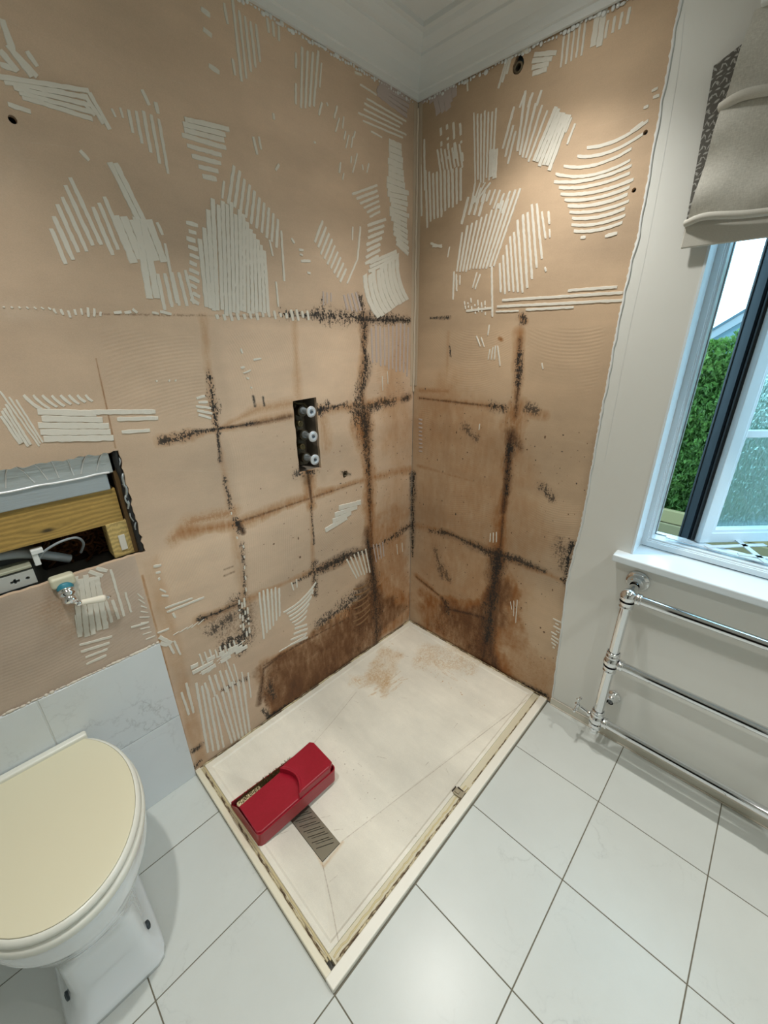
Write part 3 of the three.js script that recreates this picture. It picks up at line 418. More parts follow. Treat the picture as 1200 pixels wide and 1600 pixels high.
CL([[1.176,.372],[1.171,.265],[1.156,.397],[1.156,.271]], 2, .45); CL([[1.126,.383],[1.143,.054],[1.082,.288],[1.086,.026]], 4, .5); CL([[1.071,.285],[1.054,.025],[.968,.287],[.980,-.007]], 6, .52); CL([[1.100,.370],[1.096,.289],[1.023,.371],[1.016,.275]], 5, .45, { ragged: .15 }); CL([[1.012,.393],[1.001,.294],[.945,.285],[.950,.176]], 4, .45, { ragged: .15 });
CL([[.852,.614],[.861,.416],[.770,.597],[.784,.463]], 6, .55); CL([[.759,.480],[.607,.538],[.724,.392],[.665,.404]], 6, .5, { bow: .1 }); CL([[.722,.375],[.663,.361],[.758,.312],[.670,.298]], 4, .45); single(wallLeft, onLeft, [[.806,.310],[.675,.311],[.716,.592],[.709,.553],[.692,.596],[.693,.558],[.625,.519],[.621,.492]], .006);
CL([[.433,.582],[.379,.460],[.317,.584],[.293,.449]], 6, .45); CL([[.397,.410],[.308,.396],[.395,.201],[.301,.216]], 7, .28, { mat: std('#8a6a48', .8), ragged: .2, bow: .1 }); CL([[.268,.592],[.250,.490],[.205,.575],[.197,.496]], 4, .35, G); single(wallLeft, onLeft, [[.106,.531],[.101,.471],[.067,.524],[.062,.471]], .004);
CL([[.477,.830],[.343,.819],[.526,.755],[.425,.771]], 4, .9, { ragged: .15 }); single(wallLeft, onLeft, [[.796,1.438],[.792,1.425],[.759,1.406],[.732,1.409],[.804,1.384],[.791,1.387],[.798,1.369],[.772,1.377],[.790,1.356],[.782,1.352],[.781,1.327],[.775,1.325],[1.048,1.364],[1.044,1.362],[1.016,1.363],[1.013,1.361],[1.000,1.362],[.997,1.360]], .006); CL([[.951,1.310],[.928,1.314],[.952,1.264],[.910,1.246]], 5, .5, { ragged: .2 });
CL([[1.307,1.527],[1.306,1.524],[1.233,1.528],[1.228,1.524]], 7, .35); CL([[1.224,1.526],[1.220,1.513],[1.133,1.528],[1.139,1.511]], 8, .45, { ragged: .3 }); single(wallLeft, onLeft, [[1.108,1.522],[1.091,1.524],[1.085,1.523],[1.070,1.526],[1.066,1.532],[1.057,1.524],[1.023,1.526],[1.007,1.524],[1.003,1.529],[.976,1.524]], .007); CL([[.855,1.530],[.852,1.515],[.544,1.548],[.541,1.526]], 16, .5, { ragged: .3 });
// right wall
CR([[.102,2.134],[.112,2.041],[.181,2.126],[.199,2.020]], 4, .35, { broken: .9 }); CR([[.039,2.021],[.054,1.856],[.193,2.001],[.200,1.909]], 10, .55); CR([[.091,2.073],[.109,2.005],[.183,2.067],[.201,1.999]], 7, .5, { ragged: .12 }); CR([[.235,2.127],[.256,1.947],[.316,2.127],[.320,1.942]], 7, .5, { ragged: .06 }); CR([[.256,1.947],[.246,1.886],[.316,1.934],[.268,1.896]], 4, .5); CR([[.309,2.022],[.315,1.946],[.326,2.018],[.329,1.943]], 2, .95); CR([[.376,2.099],[.351,2.013],[.391,2.045],[.372,1.963]], 3, .5, { ragged: .12 });
CR([[.411,2.128],[.403,1.996],[.488,2.067],[.444,1.959]], 5, .52); CR([[.411,2.128],[.397,2.099],[.463,2.119],[.452,2.087]], 3, .3); CR([[.511,2.063],[.461,1.955],[.559,2.045],[.515,1.923]], 6, 1.0, { ragged: .06 }); CR([[.563,2.030],[.550,2.001],[.575,2.013],[.559,1.969]], 2, .4);
CR([[.616,1.949],[.761,1.967],[.541,1.908],[.739,1.893]], 4, .5, { bow: -.09 }); CR([[.543,1.889],[.747,1.880],[.615,1.753],[.749,1.753]], 9, .52, { bow: -.06 }); single(wallRight, onRight, [[.638,1.733],[.653,1.732],[.707,1.726],[.739,1.729],[.728,1.955],[.755,1.967],[.761,2.025],[.774,2.028],[.749,1.997],[.760,1.997],[.767,2.011],[.781,2.012]], .008);
CR([[.215,1.817],[.199,1.692],[.426,1.897],[.351,1.687]], 12, .52, { ragged: .04 }); CR([[.375,1.696],[.389,1.606],[.426,1.810],[.471,1.599]], 6, .5); CR([[.442,1.828],[.485,1.617],[.486,1.845],[.525,1.691]], 4, .5); single(wallRight, onRight, [[.345,1.692],[.364,1.532],[.187,1.693],[.188,1.599],[.506,1.821],[.529,1.746],[.527,1.818],[.536,1.783],[.538,1.770],[.543,1.747],[.538,1.668],[.544,1.655],[.162,1.775],[.155,1.742],[.200,2.233],[.206,2.196],[.287,1.680],[.273,1.631],[.301,1.673],[.284,1.626],[.197,1.683],[.203,1.626],[.214,1.678],[.216,1.646]], .006);
CR([[.229,1.904],[.212,1.846],[.299,1.911],[.280,1.853]], 4, .5, { ragged: .2 }); CR([[.282,1.932],[.268,1.896],[.389,1.893],[.370,1.846]], 7, .45, { ragged: .15 }); single(wallRight, onRight, [[.623,1.595],[.765,1.593],[.397,1.583],[.783,1.577],[.379,1.564],[.787,1.557],[.376,1.548],[.464,1.546],[.489,1.548],[.649,1.547],[.072,1.798],[.127,1.778],[.081,1.786],[.126,1.784],[.251,1.557],[.364,1.561]], .007); CR([[.240,1.592],[.248,1.559],[.328,1.586],[.334,1.544]], 7, .4, { broken: .8, ragged: .3 });
CR([[.512,2.220],[.513,2.154],[.567,2.227],[.568,2.155]], 5, .45); CR([[.596,2.242],[.596,2.163],[.612,2.241],[.612,2.157]], 2, .98); CR([[.626,2.205],[.625,2.172],[.675,2.209],[.674,2.179]], 4, .5); CR([[.349,2.253],[.320,2.171],[.363,2.252],[.342,2.189]], 3, .99, { ragged: .08 }); CR([[.371,2.252],[.366,2.228],[.410,2.253],[.406,2.215]], 4, .99, { ragged: .08 }); CR([[.424,2.208],[.490,2.189],[.430,2.165],[.469,2.162]], 4, .99, { ragged: .1 });
CR([[.013,2.250],[.020,2.223],[.147,2.252],[.156,2.190]], 8, 1.0, { mat: M.grimyAdhesive, ragged: .15 }); CR([[.070,2.233],[.092,2.171],[.115,2.227],[.132,2.173]], 3, 1.0, G); CR([[.011,2.129],[.025,1.897],[.029,2.124],[.038,1.964]], 2, .5);
single(wallRight, onRight, [[.303,1.470],[.323,1.434],[.323,1.465],[.340,1.432],[.354,1.507],[.352,1.471],[.569,1.381],[.576,1.361],[.365,1.425],[.361,1.388],[.377,1.432],[.374,1.388],[.387,1.436],[.387,1.388],[.395,1.436],[.413,1.367],[.347,1.148],[.346,1.123]], .005); CR([[.568,.409],[.578,.374],[.597,.433],[.604,.310]], 3, .35); CR([[.441,.697],[.443,.654],[.468,.708],[.473,.662]], 3, .35); CR([[.760,.415],[.791,.413],[.769,.285],[.786,.279]], 9, .45, { ragged: .4 }); CR([[.034,1.131],[.053,1.130],[.039,.985],[.058,.988]], 9, .4, G);

// ---------------------------------------------------------------- floor of 303 mm marble-look tiles
const TX = .189, TZ = .290, TP = .303, TRAY = { w: .792, l: 1.199 };
const floor = struct('floor');
mesh('screed', box(ROOM.x + .4, .06, ROOM.z + .4, ROOM.x / 2, -.052, ROOM.z / 2), M.subfloor, floor);
mesh('grout', [box(ROOM.x - TRAY.w, .02, ROOM.z, (ROOM.x + TRAY.w) / 2, -.0118, ROOM.z / 2), box(TRAY.w, .02, ROOM.z - TRAY.l, TRAY.w / 2, -.0118, (ROOM.z + TRAY.l) / 2)], M.grout, floor);
{
  const xs = [0, ...Array.from({ length: 8 }, (_, k) => TX + k * TP).filter((x) => x < ROOM.x), ROOM.x], zs = [0, ...Array.from({ length: 9 }, (_, k) => TZ + k * TP).filter((z) => z < ROOM.z), ROOM.z], cache = {};
  for (let i = 0; i + 1 < xs.length; i++) for (let j = 0; j + 1 < zs.length; j++) {
    if (xs[i] < .79 && zs[j] < 1.19) continue;
    const w = xs[i + 1] - xs[i] - .0028, d = zs[j + 1] - zs[j] - .0028; if (w < .02 || d < .02) continue;
    const g = cache[w.toFixed(3) + d.toFixed(3)] ??= rbox(w, .01, d, .001, 0, 0, 0, 2), m = mesh('floor_tile', g, floorTileMats[(rnd() * 4) | 0], floor);
    m.position.set((xs[i] + xs[i + 1]) / 2, -.005 + rr(-.0003, .0003), (zs[j] + zs[j + 1]) / 2); if (w > .29 && d > .29) m.rotation.y = ((rnd() * 4) | 0) * Math.PI / 2;
  }
}
{ const t = struct('baseboard_right'); mesh('skirting_strip', rbox(ROOM.x - .806, .03, .006, .0015, (ROOM.x + .806) / 2, .016, .003), std('#d6d3c6', .3), t); mesh('sealant_line', tube([[.81, .033, .004], [1.2, .034, .004], [1.6, .033, .004], [ROOM.x, .034, .004]], .0025, 60, 6), M.sealant, t); mesh('grout_line', tube([[.81, .001, .008], [1.1, .001, .0075], [1.5, .001, .008], [ROOM.x, .001, .008]], .003, 60, 6), M.sealant, t); }

// ---------------------------------------------------------------- shower tray
{
  const t = thing('shower_tray', 'low white rectangular shower tray with dirt smears in the stripped corner', 'shower tray');
  const sheet = new Sheet(.80, 1.21, 900), s = sheet;
  s.patch('brown', [[.022,.251],[.141,.235],[.197,.330],[.263,.476],[.186,.448],[.121,.500]], .62, { soft: .02, rag: .04, grain: .6 });
  s.patch('brown', [[.163,.085],[.349,.007],[.456,.085],[.357,.179],[.253,.220]], .42, { soft: .03, rag: .05, grain: .9 }); s.patch('brown', [[.050,.496],[.171,.382],[.212,.424],[.098,.558]], .42, { soft: .02, rag: .03, grain: .8 });
  for (let i = 0; i < 46; i++) { const [u, v] = [[.185,.396]][0], a = rr(.4, 1.6), l = rr(.03, .11), x = u + rr(-.09, .09), y = v + rr(-.09, .07); s.run('brown', [[x, y], [x - .3 * l * Math.cos(a), y + l * Math.sin(a)]], rr(.002, .006), rr(.2, .5), { grain: .85 }); }
  for (let i = 0; i < 30; i++) { const [u, v] = [[.354,.124]][0], l = rr(.02, .07), x = u + rr(-.06, .07), y = v + rr(-.05, .06); s.run('brown', [[x, y], [x + l, y + l * rr(-.2, .4)]], rr(.002, .004), rr(.2, .45), { grain: .85 }); }
  s.run('dark', [[.051,-.025],[.421,.002],[.777,-.001]], .010, .4, { grain: .9 }); s.run('dark', [[.001,-.002],[-.008,.466],[-.006,.891]], .008, .35, { grain: .9 }); s.run('brown', [[.274,.013],[.628,.004]], .02, .3, { grain: .8 });
  s.specks('dark', [[.039,.827],[.943,.753]], 60, .0008, .0016, .6); s.specks('brown', [[.034,.240],[.609,.196]], 60, .001, .003, .6); s.specks('dark', [[.268,.773],[.615,.955]], 20, .001, .003, .3);
  s.run('brown', [[.370,1.035],[.418,1.030],[.563,1.051]], .006, .35, { grain: .5 }); s.run('brown', [[.555,.969],[.563,1.051]], .006, .4, { grain: .4 });
  for (let i = 0; i < 18; i++) { const u = rr(.1, .7), v = rr(.2, 1.1), a = rr(0, 6.3), l = rr(.01, .04); s.run('dark', [[u, v], [u + l * Math.cos(a), v + l * Math.sin(a)]], .0014, .3, { grain: .7 }); }
  for (const l of [[[.551,.968],[.604,.701],[.666,.387],[.728,.069]], [[.213,.837],[.188,.707],[.148,.536]], [[.559,1.051],[.651,1.093],[.731,1.133]]]) s.run('dark', l, .0016, .32, { grain: .5 });
  const acrylic = std('#ffffff', .34, { map: sheet.bake(() => [228, 224, 210]) }); acrylic.map.repeat.set(1 / sheet.W, 1 / sheet.H);
  // rim ring, recessed pan falling to a long drain; uv in metres of the tray's plan
  const X0 = .001, X1 = .732, Z0 = .001, Z1 = 1.165, dx0 = .22, dx1 = .552, dz0 = .976, dz1 = 1.047, rim = .013, ix0 = .035, ix1 = .715, iz0 = .035, iz1 = 1.145, fl = .0085, dr = -.013;
  const P = [], quad = (a, b, c, d) => { for (const q of [a, b, c, a, c, d]) P.push(...q); };
  const o = [[X0, rim, Z0], [X0, rim, Z1], [X1, rim, Z1], [X1, rim, Z0]], i1 = [[ix0 - .006, rim, iz0 - .006], [ix0 - .006, rim, iz1 + .006], [ix1 + .006, rim, iz1 + .006], [ix1 + .006, rim, iz0 - .006]], i2 = [[ix0, fl, iz0], [ix0, fl, iz1], [ix1, fl, iz1], [ix1, fl, iz0]], d1 = [[dx0, dr, dz0], [dx0, dr, dz1], [dx1, dr, dz1], [dx1, dr, dz0]], d2 = d1.map(([x, , z]) => [x, dr - .03, z]), b = o.map(([x, , z]) => [x, -.02, z]);
  for (let k = 0; k < 4; k++) { const n = (k + 1) % 4; quad(b[k], b[n], o[n], o[k]); quad(o[k], o[n], i1[n], i1[k]); quad(i1[k], i1[n], i2[n], i2[k]); quad(i2[k], i2[n], d1[n], d1[k]); quad(d1[k], d1[n], d2[n], d2[k]); }
  quad(...d2);
  const g = new THREE.BufferGeometry(); g.setAttribute('position', new THREE.Float32BufferAttribute(P, 3)); const uv = []; for (let k = 0; k < P.length; k += 3) uv.push(P[k], P[k + 2]); g.setAttribute('uv', new THREE.Float32BufferAttribute(uv, 2)); g.computeVertexNormals();
  mesh('pan', g, acrylic, t);
  // outer trim rails and the dirty lines of old screen sealant
  mesh('edge_rail', rbox(.030, .026, 1.2, .003, .776, .003, .6), std('#e9e6da', .35), t); mesh('edge_rail', rbox(.762, .024, .018, .003, .381, .003, 1.190), std('#e2dcc6', .4), t);
  mesh('channel', [box(.03, .02, 1.165, .746, -.002, .583), box(.732, .02, .018, .366, -.002, 1.173)], std('#cfc7ae', .6), t);
  const wob = (f, n, r) => tube(Array.from({ length: n }, (_, k) => f(k / (n - 1))), r, n * 2, 6), gunk = texture(256, 64, (x, y, c) => { const k = sm(-.3, .8, at(NOISE, x * 3, y * 3)); c[0] = lerp(196, 74, k); c[1] = lerp(184, 56, k); c[2] = lerp(150, 36, k); }); gunk.repeat.set(6, 1);
  const gm = std('#ffffff', .7, { map: gunk }), gm2 = std('#cbbd94', .6);
  mesh('old_sealant', wob((s) => [.757 + rr(-.0015, .0015), .007 + rr(0, .003), .56 + s * .6], 70, .0042), gm, t); mesh('old_sealant', wob((s) => [.757 + rr(-.0008, .0008), .007, .02 + s * .52], 50, .0026), gm, t); mesh('old_sealant', wob((s) => [.744 + rr(-.002, .002), .007, .56 + s * .6], 60, .003), gm2, t); mesh('old_sealant', wob((s) => [.01 + s * .73, .008 + rr(0, .002), 1.176 + rr(-.001, .001)], 60, .003), gm, t); mesh('old_sealant', wob((s) => [.004 + s * .74, .008, 1.169 + rr(-.001, .001)], 60, .0026), gm2, t);
  mesh('wall_sealant', wob((s) => [.003 + rr(0, .0015), .015, .01 + s * 1.16], 90, .0035), gm, t); mesh('wall_sealant', wob((s) => [.01 + s * .78, .015, .003 + rr(0, .0015)], 60, .0035), gm, t);
  // broken stub of the screen's fixing
  const stub = mesh('fixing_stub', [rbox(.032, .006, .024, .002, 0, .014, 0), box(.005, .012, .026, .016, .016, 0), rbox(.016, .006, .014, .002, -.004, .019, 0)], std('#9c917a', .6), t); { const [x, z] = [[.742,.603]][0]; stub.position.set(x, 0, z); stub.rotation.y = .1; } mesh('fixing_dirt', [box(.003, .01, .022, -.019, .013, 0), box(.03, .01, .003, .002, .013, -.014)], M.grime, t).position.copy(stub.position);
  // slotted drain grate
  const slots = []; for (let k = 0; k < 26; k++) { const x = dx0 + .01 + k * .0112, w = .0013, sl = .026, c0 = dz0 + .008 + (k % 2) * .006; if (x + sl + w > dx1 - .008) continue; slots.push([[x - w + sl, c0], [x + w + sl, c0], [x + w, c0 + .048], [x - w, c0 + .048]]); }
  const grate = extrude([[dx0 + .001, dz0 + .001], [dx1 - .001, dz0 + .001], [dx1 - .001, dz1 - .001], [dx0 + .001, dz1 - .001]], .002, slots).applyMatrix4(new THREE.Matrix4().makeBasis(V(1, 0, 0), V(0, 0, 1), V(0, -1, 0))).translate(0, dr + .003, 0); mesh('drain_grate', grate, M.steel, t).userData.label = 'grey steel slotted drain cover';
}

// ---------------------------------------------------------------- window, sill, hedge and neighbour outside
{
  const w = struct('window_1'), { x0, x1, y0, y1, zf } = WIN, H = y1 - y0, W = x1 - x0, cx = (x0 + x1) / 2, cy = (y0 + y1) / 2;
  mesh('reveal_lining', [box(.006, H, .094, x0 + .003, cy, -.045), box(.006, H, .094, x1 - .003, cy, -.045), box(W, .006, .094, cx, y1 - .003, -.045)], M.upvc, w);
  // frame members with a stepped section: flat face, bead, rebate
  const ring = (a, z0, z1, t) => extrude([[x0 + a, y0 + a], [x1 - a, y0 + a], [x1 - a, y1 - a], [x0 + a, y1 - a]], z1 - z0, [[[x0 + a + t, y0 + a + t], [x1 - a - t, y0 + a + t], [x1 - a - t, y1 - a - t], [x0 + a + t, y1 - a - t]]], .0015).translate(0, 0, z0 + .0015);
  mesh('frame', [ring(.004, -.16, zf, .018), ring(.018, -.16, zf - .006, .007), ring(.024, -.16, zf - .014, .007)], M.upvc, w);
  mesh('frame_gasket', ring(.0305, -.1525, -.149, .0035), M.greyPlastic, w);
  mesh('outer_frame', ring(.027, -.175, -.152, .006), M.upvc, w);
  const board = mesh('window_sill', rbox(W + .085, .026, .145, .005, cx, y0 - .013, -.028), M.upvc, w); mesh('outer_sill', box(W + .1, .03, .12, cx, y0 - .04, -.2), M.anthracite, w);
  // casement on egress hinges, swung out
  const sash = mesh('sash', sashFrame(), M.upvc, w); sash.position.set(1.118, 0, -.154); sash.rotation.y = .795;
  function sashFrame() { const L = .54, b = .826, t = 1.93, st = .043; const f = (a, s, z0, z1) => extrude([[a, b + a], [L - a, b + a], [L - a, t - a], [a, t - a]], z1 - z0, [[[a + s, b + a + s], [L - a - s, b + a + s], [L - a - s, t - a - s], [a + s, t - a - s]]], .002).translate(0, 0, z0 + .002); return join([f(0, st - .008, -.034, 0), f(.032, .014, -.03, -.004), rbox(L - .08, .024, .014, .004, L / 2, 1.186, -.012), ]); }
  const b = .826, t = 1.93, L = .54;
  mesh('sash_edge', [box(.006, t - b, .034, -.002, (t + b) / 2, -.052), rbox(.010, t - b, .008, .002, -.004, (t + b) / 2, -.024), rbox(.008, t - b + .02, .006, .002, -.010, (t + b) / 2, -.07), box(L, .006, .034, L / 2, b - .001, -.052)], M.gasket, sash).userData.label = 'black edge gasket of the open casement';
  mesh('outer_face', extrude([[-.012, b - .016], [L + .012, b - .016], [L + .012, t + .016], [-.012, t + .016]], .042, [[[.044, b + .044], [L - .044, b + .044], [L - .044, t - .044], [.044, t - .044]]]).translate(0, 0, -.078), M.anthracite, sash);
  const ripple = texture(512, 512, (x, y, c) => { c[0] = c[1] = c[2] = 128 + 30 * at(FINE, x * .36, y * .30) + 16 * at(NOISE, x, y); }, false); ripple.repeat.set(1.6, 2.6);
  mesh('pane', box(L - .07, t - b - .07, .004, L / 2, (t + b) / 2, -.03), new THREE.MeshPhysicalMaterial({ color: '#c4e8e4', roughness: .34, transmission: 1, thickness: .004, ior: 1.5, bumpMap: ripple, bumpScale: .0045 }), sash);
  const arm = (x, z, a, l) => box(.016, .003, l).translate(0, 0, -l / 2).rotateY(a).translate(x, y0 + .042, z);
  mesh('hinge_stay', [arm(1.14, -.12, -.75, .2), arm(1.29, -.115, .55, .16), arm(1.22, -.13, -1.2, .12), box(.34, .003, .018, 1.2, y0 + .040, -.125)], M.zinc, w);
}
{
  const g = mesh('ground', box(14, .1, 12, 1, -.3, -6.3), std('#5f594c', .95), scene); g.userData.kind = 'structure';
  const hedge = thing('hedge', 'dense green evergreen hedge outside behind the open window', 'hedge', [1.0, -.25, -3.1]);
  const leaf = new THREE.BufferGeometry(); leaf.setAttribute('position', new THREE.Float32BufferAttribute([0, 0, 0, .018, .03, .006, 0, .07, 0, 0, 0, 0, 0, .07, 0, -.018, .03, .006, 0, .02, 0, .034, .05, -.004, .012, .055, 0, 0, .02, 0, -.012, .055, 0, -.034, .05, -.004], 3)); leaf.computeVertexNormals();
  const CNT = 85000, im = new THREE.InstancedMesh(leaf, new THREE.MeshPhysicalMaterial({ color: '#ffffff', roughness: .6, side: THREE.DoubleSide, transmission: .3, thickness: 0 }), CNT), m = new THREE.Matrix4(), q = new THREE.Quaternion(), e = new THREE.Euler(), c = new THREE.Color();
  for (let i = 0; i < CNT; i++) { const x = rr(-2.2, 3.2), tall = 1.68 + .6 * sm(.72, .98, x + 1), y = tall * Math.pow(rnd(), .9), lump = .16 * at(NOISE, x * 55, y * 90) + .10 * at(NOISE, x * 140, y * 200), depth = -(rnd() ** 2) * .35; e.set(rr(-.4, 1.5), rr(-3, 3), rr(-1, 1)); const top = sm(tall - .2, tall, y); m.compose(V(x, y + .05 * lump, .05 + lump * .8 + depth - .4 * top * rnd()), q.setFromEuler(e), V(1, 1, 1).multiplyScalar(rr(.4, .95))); im.setMatrixAt(i, m); const k = rr(.7, 1.2); c.setRGB(.12 * k + .12 * rnd() * sm(-.5, 1.5, lump * 6), .26 * k, .045 * k); im.setColorAt(i, c); }
  im.name = 'foliage'; im.userData.kind = 'stuff'; im.castShadow = im.receiveShadow = true; hedge.add(im);
  const hb = rbox(5.4, 1.55, .5, .15, .5, .8, -.42); mesh('inner_growth', hb, std('#56753a', .95), hedge);
  const wallB = thing('sleeper_edging', 'pale weathered timber edging board at the foot of the hedge', 'edging', [1.0, -.25, -2.86]); mesh('board', rbox(6, .12, .05, .008, 0, .2, 0), std('#857852', .85), wallB); mesh('board', rbox(6, .13, .05, .008, 0, .07, .02), std('#756b4c', .85), wallB);
  const slabs = struct('path'); for (let i = 0; i < 6; i++) for (let j = 0; j < 3; j++) mesh('paving_slab', rbox(.59, .04, .59, .006, -.4 + i * .6, -.235 + rr(-.002, .002), -.75 - j * .6), std(['#7b7462', '#857d68', '#6f6958'][(i * 2 + j) % 3], .9), slabs);
  // neighbouring gable with white barge board
  const house = thing('house', 'neighbouring house with a white gable above the hedge', 'house', [0, -.25, -12]);
  mesh('wall', extrude([[-.62, 0], [9, 0], [9, 1.7], [4.2, 5.4], [-.62, 1.66]], 4).translate(0, 0, -4), std('#6f8b95', .9), house);
  const barge = (dx, dy, z, h, m2, n) => mesh(n, extrude([[-.95 + dx, 1.375 + dy], [4.2, 5.36 + dy], [4.2, 5.36 + dy + h], [-.95 + dx, 1.375 + dy + h]], .12).translate(0, 0, z), m2, house);
  barge(0, 0, .05, .22, std('#7d868a', .6), 'barge_board'); barge(0, .21, .08, .06, std('#3d5560', .7), 'verge');
  const wn = mesh('window', rbox(.9, 1.2, .06, .01, .55, 1.15, .0), std('#2d444e', .15), house); mesh('window_frame', [box(.05, 1.3, .1, .1, 1.15, .0), box(.05, 1.3, .1, 1.0, 1.15, .0), box(.95, .05, .1, .55, 1.75, .0)], M.upvc, wn);
}

// ---------------------------------------------------------------- roman blind
{
  const b = thing('roman_blind', 'cream roman blind with a grey leaf-patterned backing raised above the window', 'blind', [0, 0, 0]);
  const leafTex = texture(512, 512, (x, y, c) => { let k = 0; const o = 40 * at(NOISE, x * .5, y * .5); for (let q = 0; q < 3; q++) { const u = (x + o + q * 61) / 46, v = (y + o * .7 + q * 37) / 74, fx = u - Math.floor(u) - .5, fy = v - Math.floor(v) - .5, d = Math.abs(fx * (q - 1.2) + fy * .9) / .10 + (fx * fx + fy * fy) * 9; k = Math.max(k, sm(1.5, .6, d)); } c[0] = lerp(98, 176, k); c[1] = lerp(96, 176, k); c[2] = lerp(90, 170, k); }); leafTex.repeat.set(6, 6);
  const weave = texture(256, 256, (x, y, c) => { const n = 7 * at(WHITE, x, y * .2) + 7 * at(WHITE, x * .2, y); c[0] = 200 + n; c[1] = 198 + n; c[2] = 188 + n; }); weave.repeat.set(4, 4);
  const cloth = std('#ffffff', .9, { map: weave, transmission: .12, thickness: 0, side: THREE.DoubleSide }), patterned = std('#ffffff', .9, { map: leafTex, side: THREE.DoubleSide });
  const plane = (pts, d) => extrude(pts, d);
  mesh('patterned_backing', plane([[.890, 2.022], [.894, 1.95], [.900, 1.85], [.9085, 1.668], [1.68, 1.655], [1.68, 2.08], [.95, 2.05]], .003).translate(0, 0, .018), patterned, b).userData.label = 'grey leaf-patterned backing cloth';
  // front cloth: gently bellied panels between two rolled folds
  const left = (y) => y > 1.93 ? lerp(.934, .950, (y - 1.93) / .14) : lerp(.915, .934, (y - 1.66) / .27), prof = [];
  for (let i = 0; i <= 60; i++) { const y = lerp(2.075, 1.715, i / 60), z = .06 + .010 * Math.sin(i / 60 * 9) ** 2 + (y < 1.93 ? .006 : 0); prof.push([y, z]); }
  const pos = [], uv = [], idx = [], nx = 24; prof.forEach(([y, z], i) => { for (let k = 0; k <= nx; k++) { const x = lerp(left(y), 1.67, k / nx), sag = -.02 * (k / nx); pos.push(x, y + sag, z + .003 * Math.sin(k * 1.3 + i * .2) * Math.sin(i * .1)); uv.push(x, y); } });
  for (let i = 0; i < prof.length - 1; i++) for (let k = 0; k < nx; k++) { const a = i * (nx + 1) + k; idx.push(a, a + nx + 1, a + 1, a + 1, a + nx + 1, a + nx + 2); }
  const g = new THREE.BufferGeometry(); g.setAttribute('position', new THREE.Float32BufferAttribute(pos, 3)); g.setAttribute('uv', new THREE.Float32BufferAttribute(uv, 2)); g.setIndex(idx); g.computeVertexNormals(); mesh('cloth', g, cloth, b);
  const fold = (y, x, r) => tube([[x - .004, y, .062], [x + .03, y + .006, .075], [x + .12, y - .004, .078], [x + .35, y - .010, .08], [1.67, y - .02, .078]], r, 60, 12);
  mesh('fold', fold(1.925, .934, .010), cloth, b); mesh('fold', fold(1.712, .918, .008), cloth, b);
  mesh('bottom_flap', rbox(.755, .055, .008, .003, 1.293, 1.687, .058).rotateX(0), cloth, b);
  mesh('headrail', [box(.72, .05, .05, 1.33, 2.10, .028)], patterned, b); mesh('bracket', [rbox(.03, .022, .06, .003, .975, 2.085, .045), rbox(.05, .03, .06, .003, 1.03, 2.10, .05)], M.whitePlastic, b);
}

// ---------------------------------------------------------------- chrome towel rail
{
  const r = thing('towel_rail', 'chrome traditional towel radiator with ball joints under the window', 'towel rail', [1.002, 0, .1]);
  const rows = [.690, .422, .150], X = .565, R0 = .0165;
  const upright = (x) => { mesh('upright', rod([x, rows[2], 0], [x, rows[0], 0], R0), M.chrome, r); for (const y of rows) { mesh('ball_joint', [new THREE.SphereGeometry(.0255, 28, 18).translate(x, y, 0), lathe([[.018, -.043], [.0215, -.041], [.0215, -.037], [.019, -.035], [.019, -.03], [.022, -.028], [.022, -.02]], [0, 1, 0], [x, y, 0], 28), ...(y < .6 ? [lathe([[.022, .02], [.022, .028], [.019, .03], [.019, .035], [.0215, .037], [.0215, .041], [.018, .043]], [0, 1, 0], [x, y, 0], 28)] : [])], M.chrome, r); } };
  upright(0); upright(X);
  for (const y of rows) { mesh('rail', rod([0, y, 0], [X, y, 0], .0150), M.chrome, r); for (const x of [.03, X - .03]) mesh('collar', lathe([[.015, -.009], [.0195, -.008], [.0195, -.003], [.0168, -.001], [.0195, .001], [.0195, .007], [.015, .008]], [1, 0, 0], [x, y, 0], 24), M.chrome, r); }
  for (const x of [0, X]) for (const [y, k] of [[.700, 1], [.197, .72]]) {
    const ay = k === 1 ? .690 : .197; mesh('wall_stay', rod([x, ay, 0], [x, y, -.098], .0135 * (k === 1 ? 1 : .8)), M.chrome, r);
    mesh('wall_flange', lathe([[0, .001], [.036 * k, .001], [.037 * k, .004], [.033 * k, .009], [.026 * k, .011], [.026 * k, .017], [.021 * k, .022], [.021 * k, .028], [.0145 * k, .03], [.0145 * k, .04]], [0, 0, 1], [x + (k < 1 ? .02 : 0), y, -.1], 36), M.chrome, r); }
  for (const x of [0, X]) {
    const s = x ? 1 : -1;
    mesh('valve_stem', [rod([x, .150, 0], [x + s * .06, .163, 0], .006), lathe([[.011, 0], [.013, .006], [.009, .012]], [s, .2, 0], [x + s * .022, .155, 0])], M.chrome, r);
    const c = [x + s * .072, .166, 0]; mesh('cross_handle', [new THREE.SphereGeometry(.010, 18, 12).translate(...c), ...[[0, .03, .008], [0, -.03, -.008], [0, -.008, .03], [0, .008, -.03]].flatMap(([a, b2, d]) => [rod(c, [c[0] + a, c[1] + b2, c[2] + d], .0032), new THREE.SphereGeometry(.0062, 12, 8).translate(c[0] + a, c[1] + b2, c[2] + d)])], M.chrome, r);
    mesh('tail_pipe', [rod([x, .085, 0], [x, .14, 0], .008), rod([x, .088, .004], [x, .088, -.1], .007), lathe([[.013, -.016], [.0155, -.013], [.0155, -.004], [.012, -.002], [.0155, 0], [.0155, .009], [.013, .012]], [0, 1, 0], [x, .096, 0], 8)], M.chrome, r);
  }
}

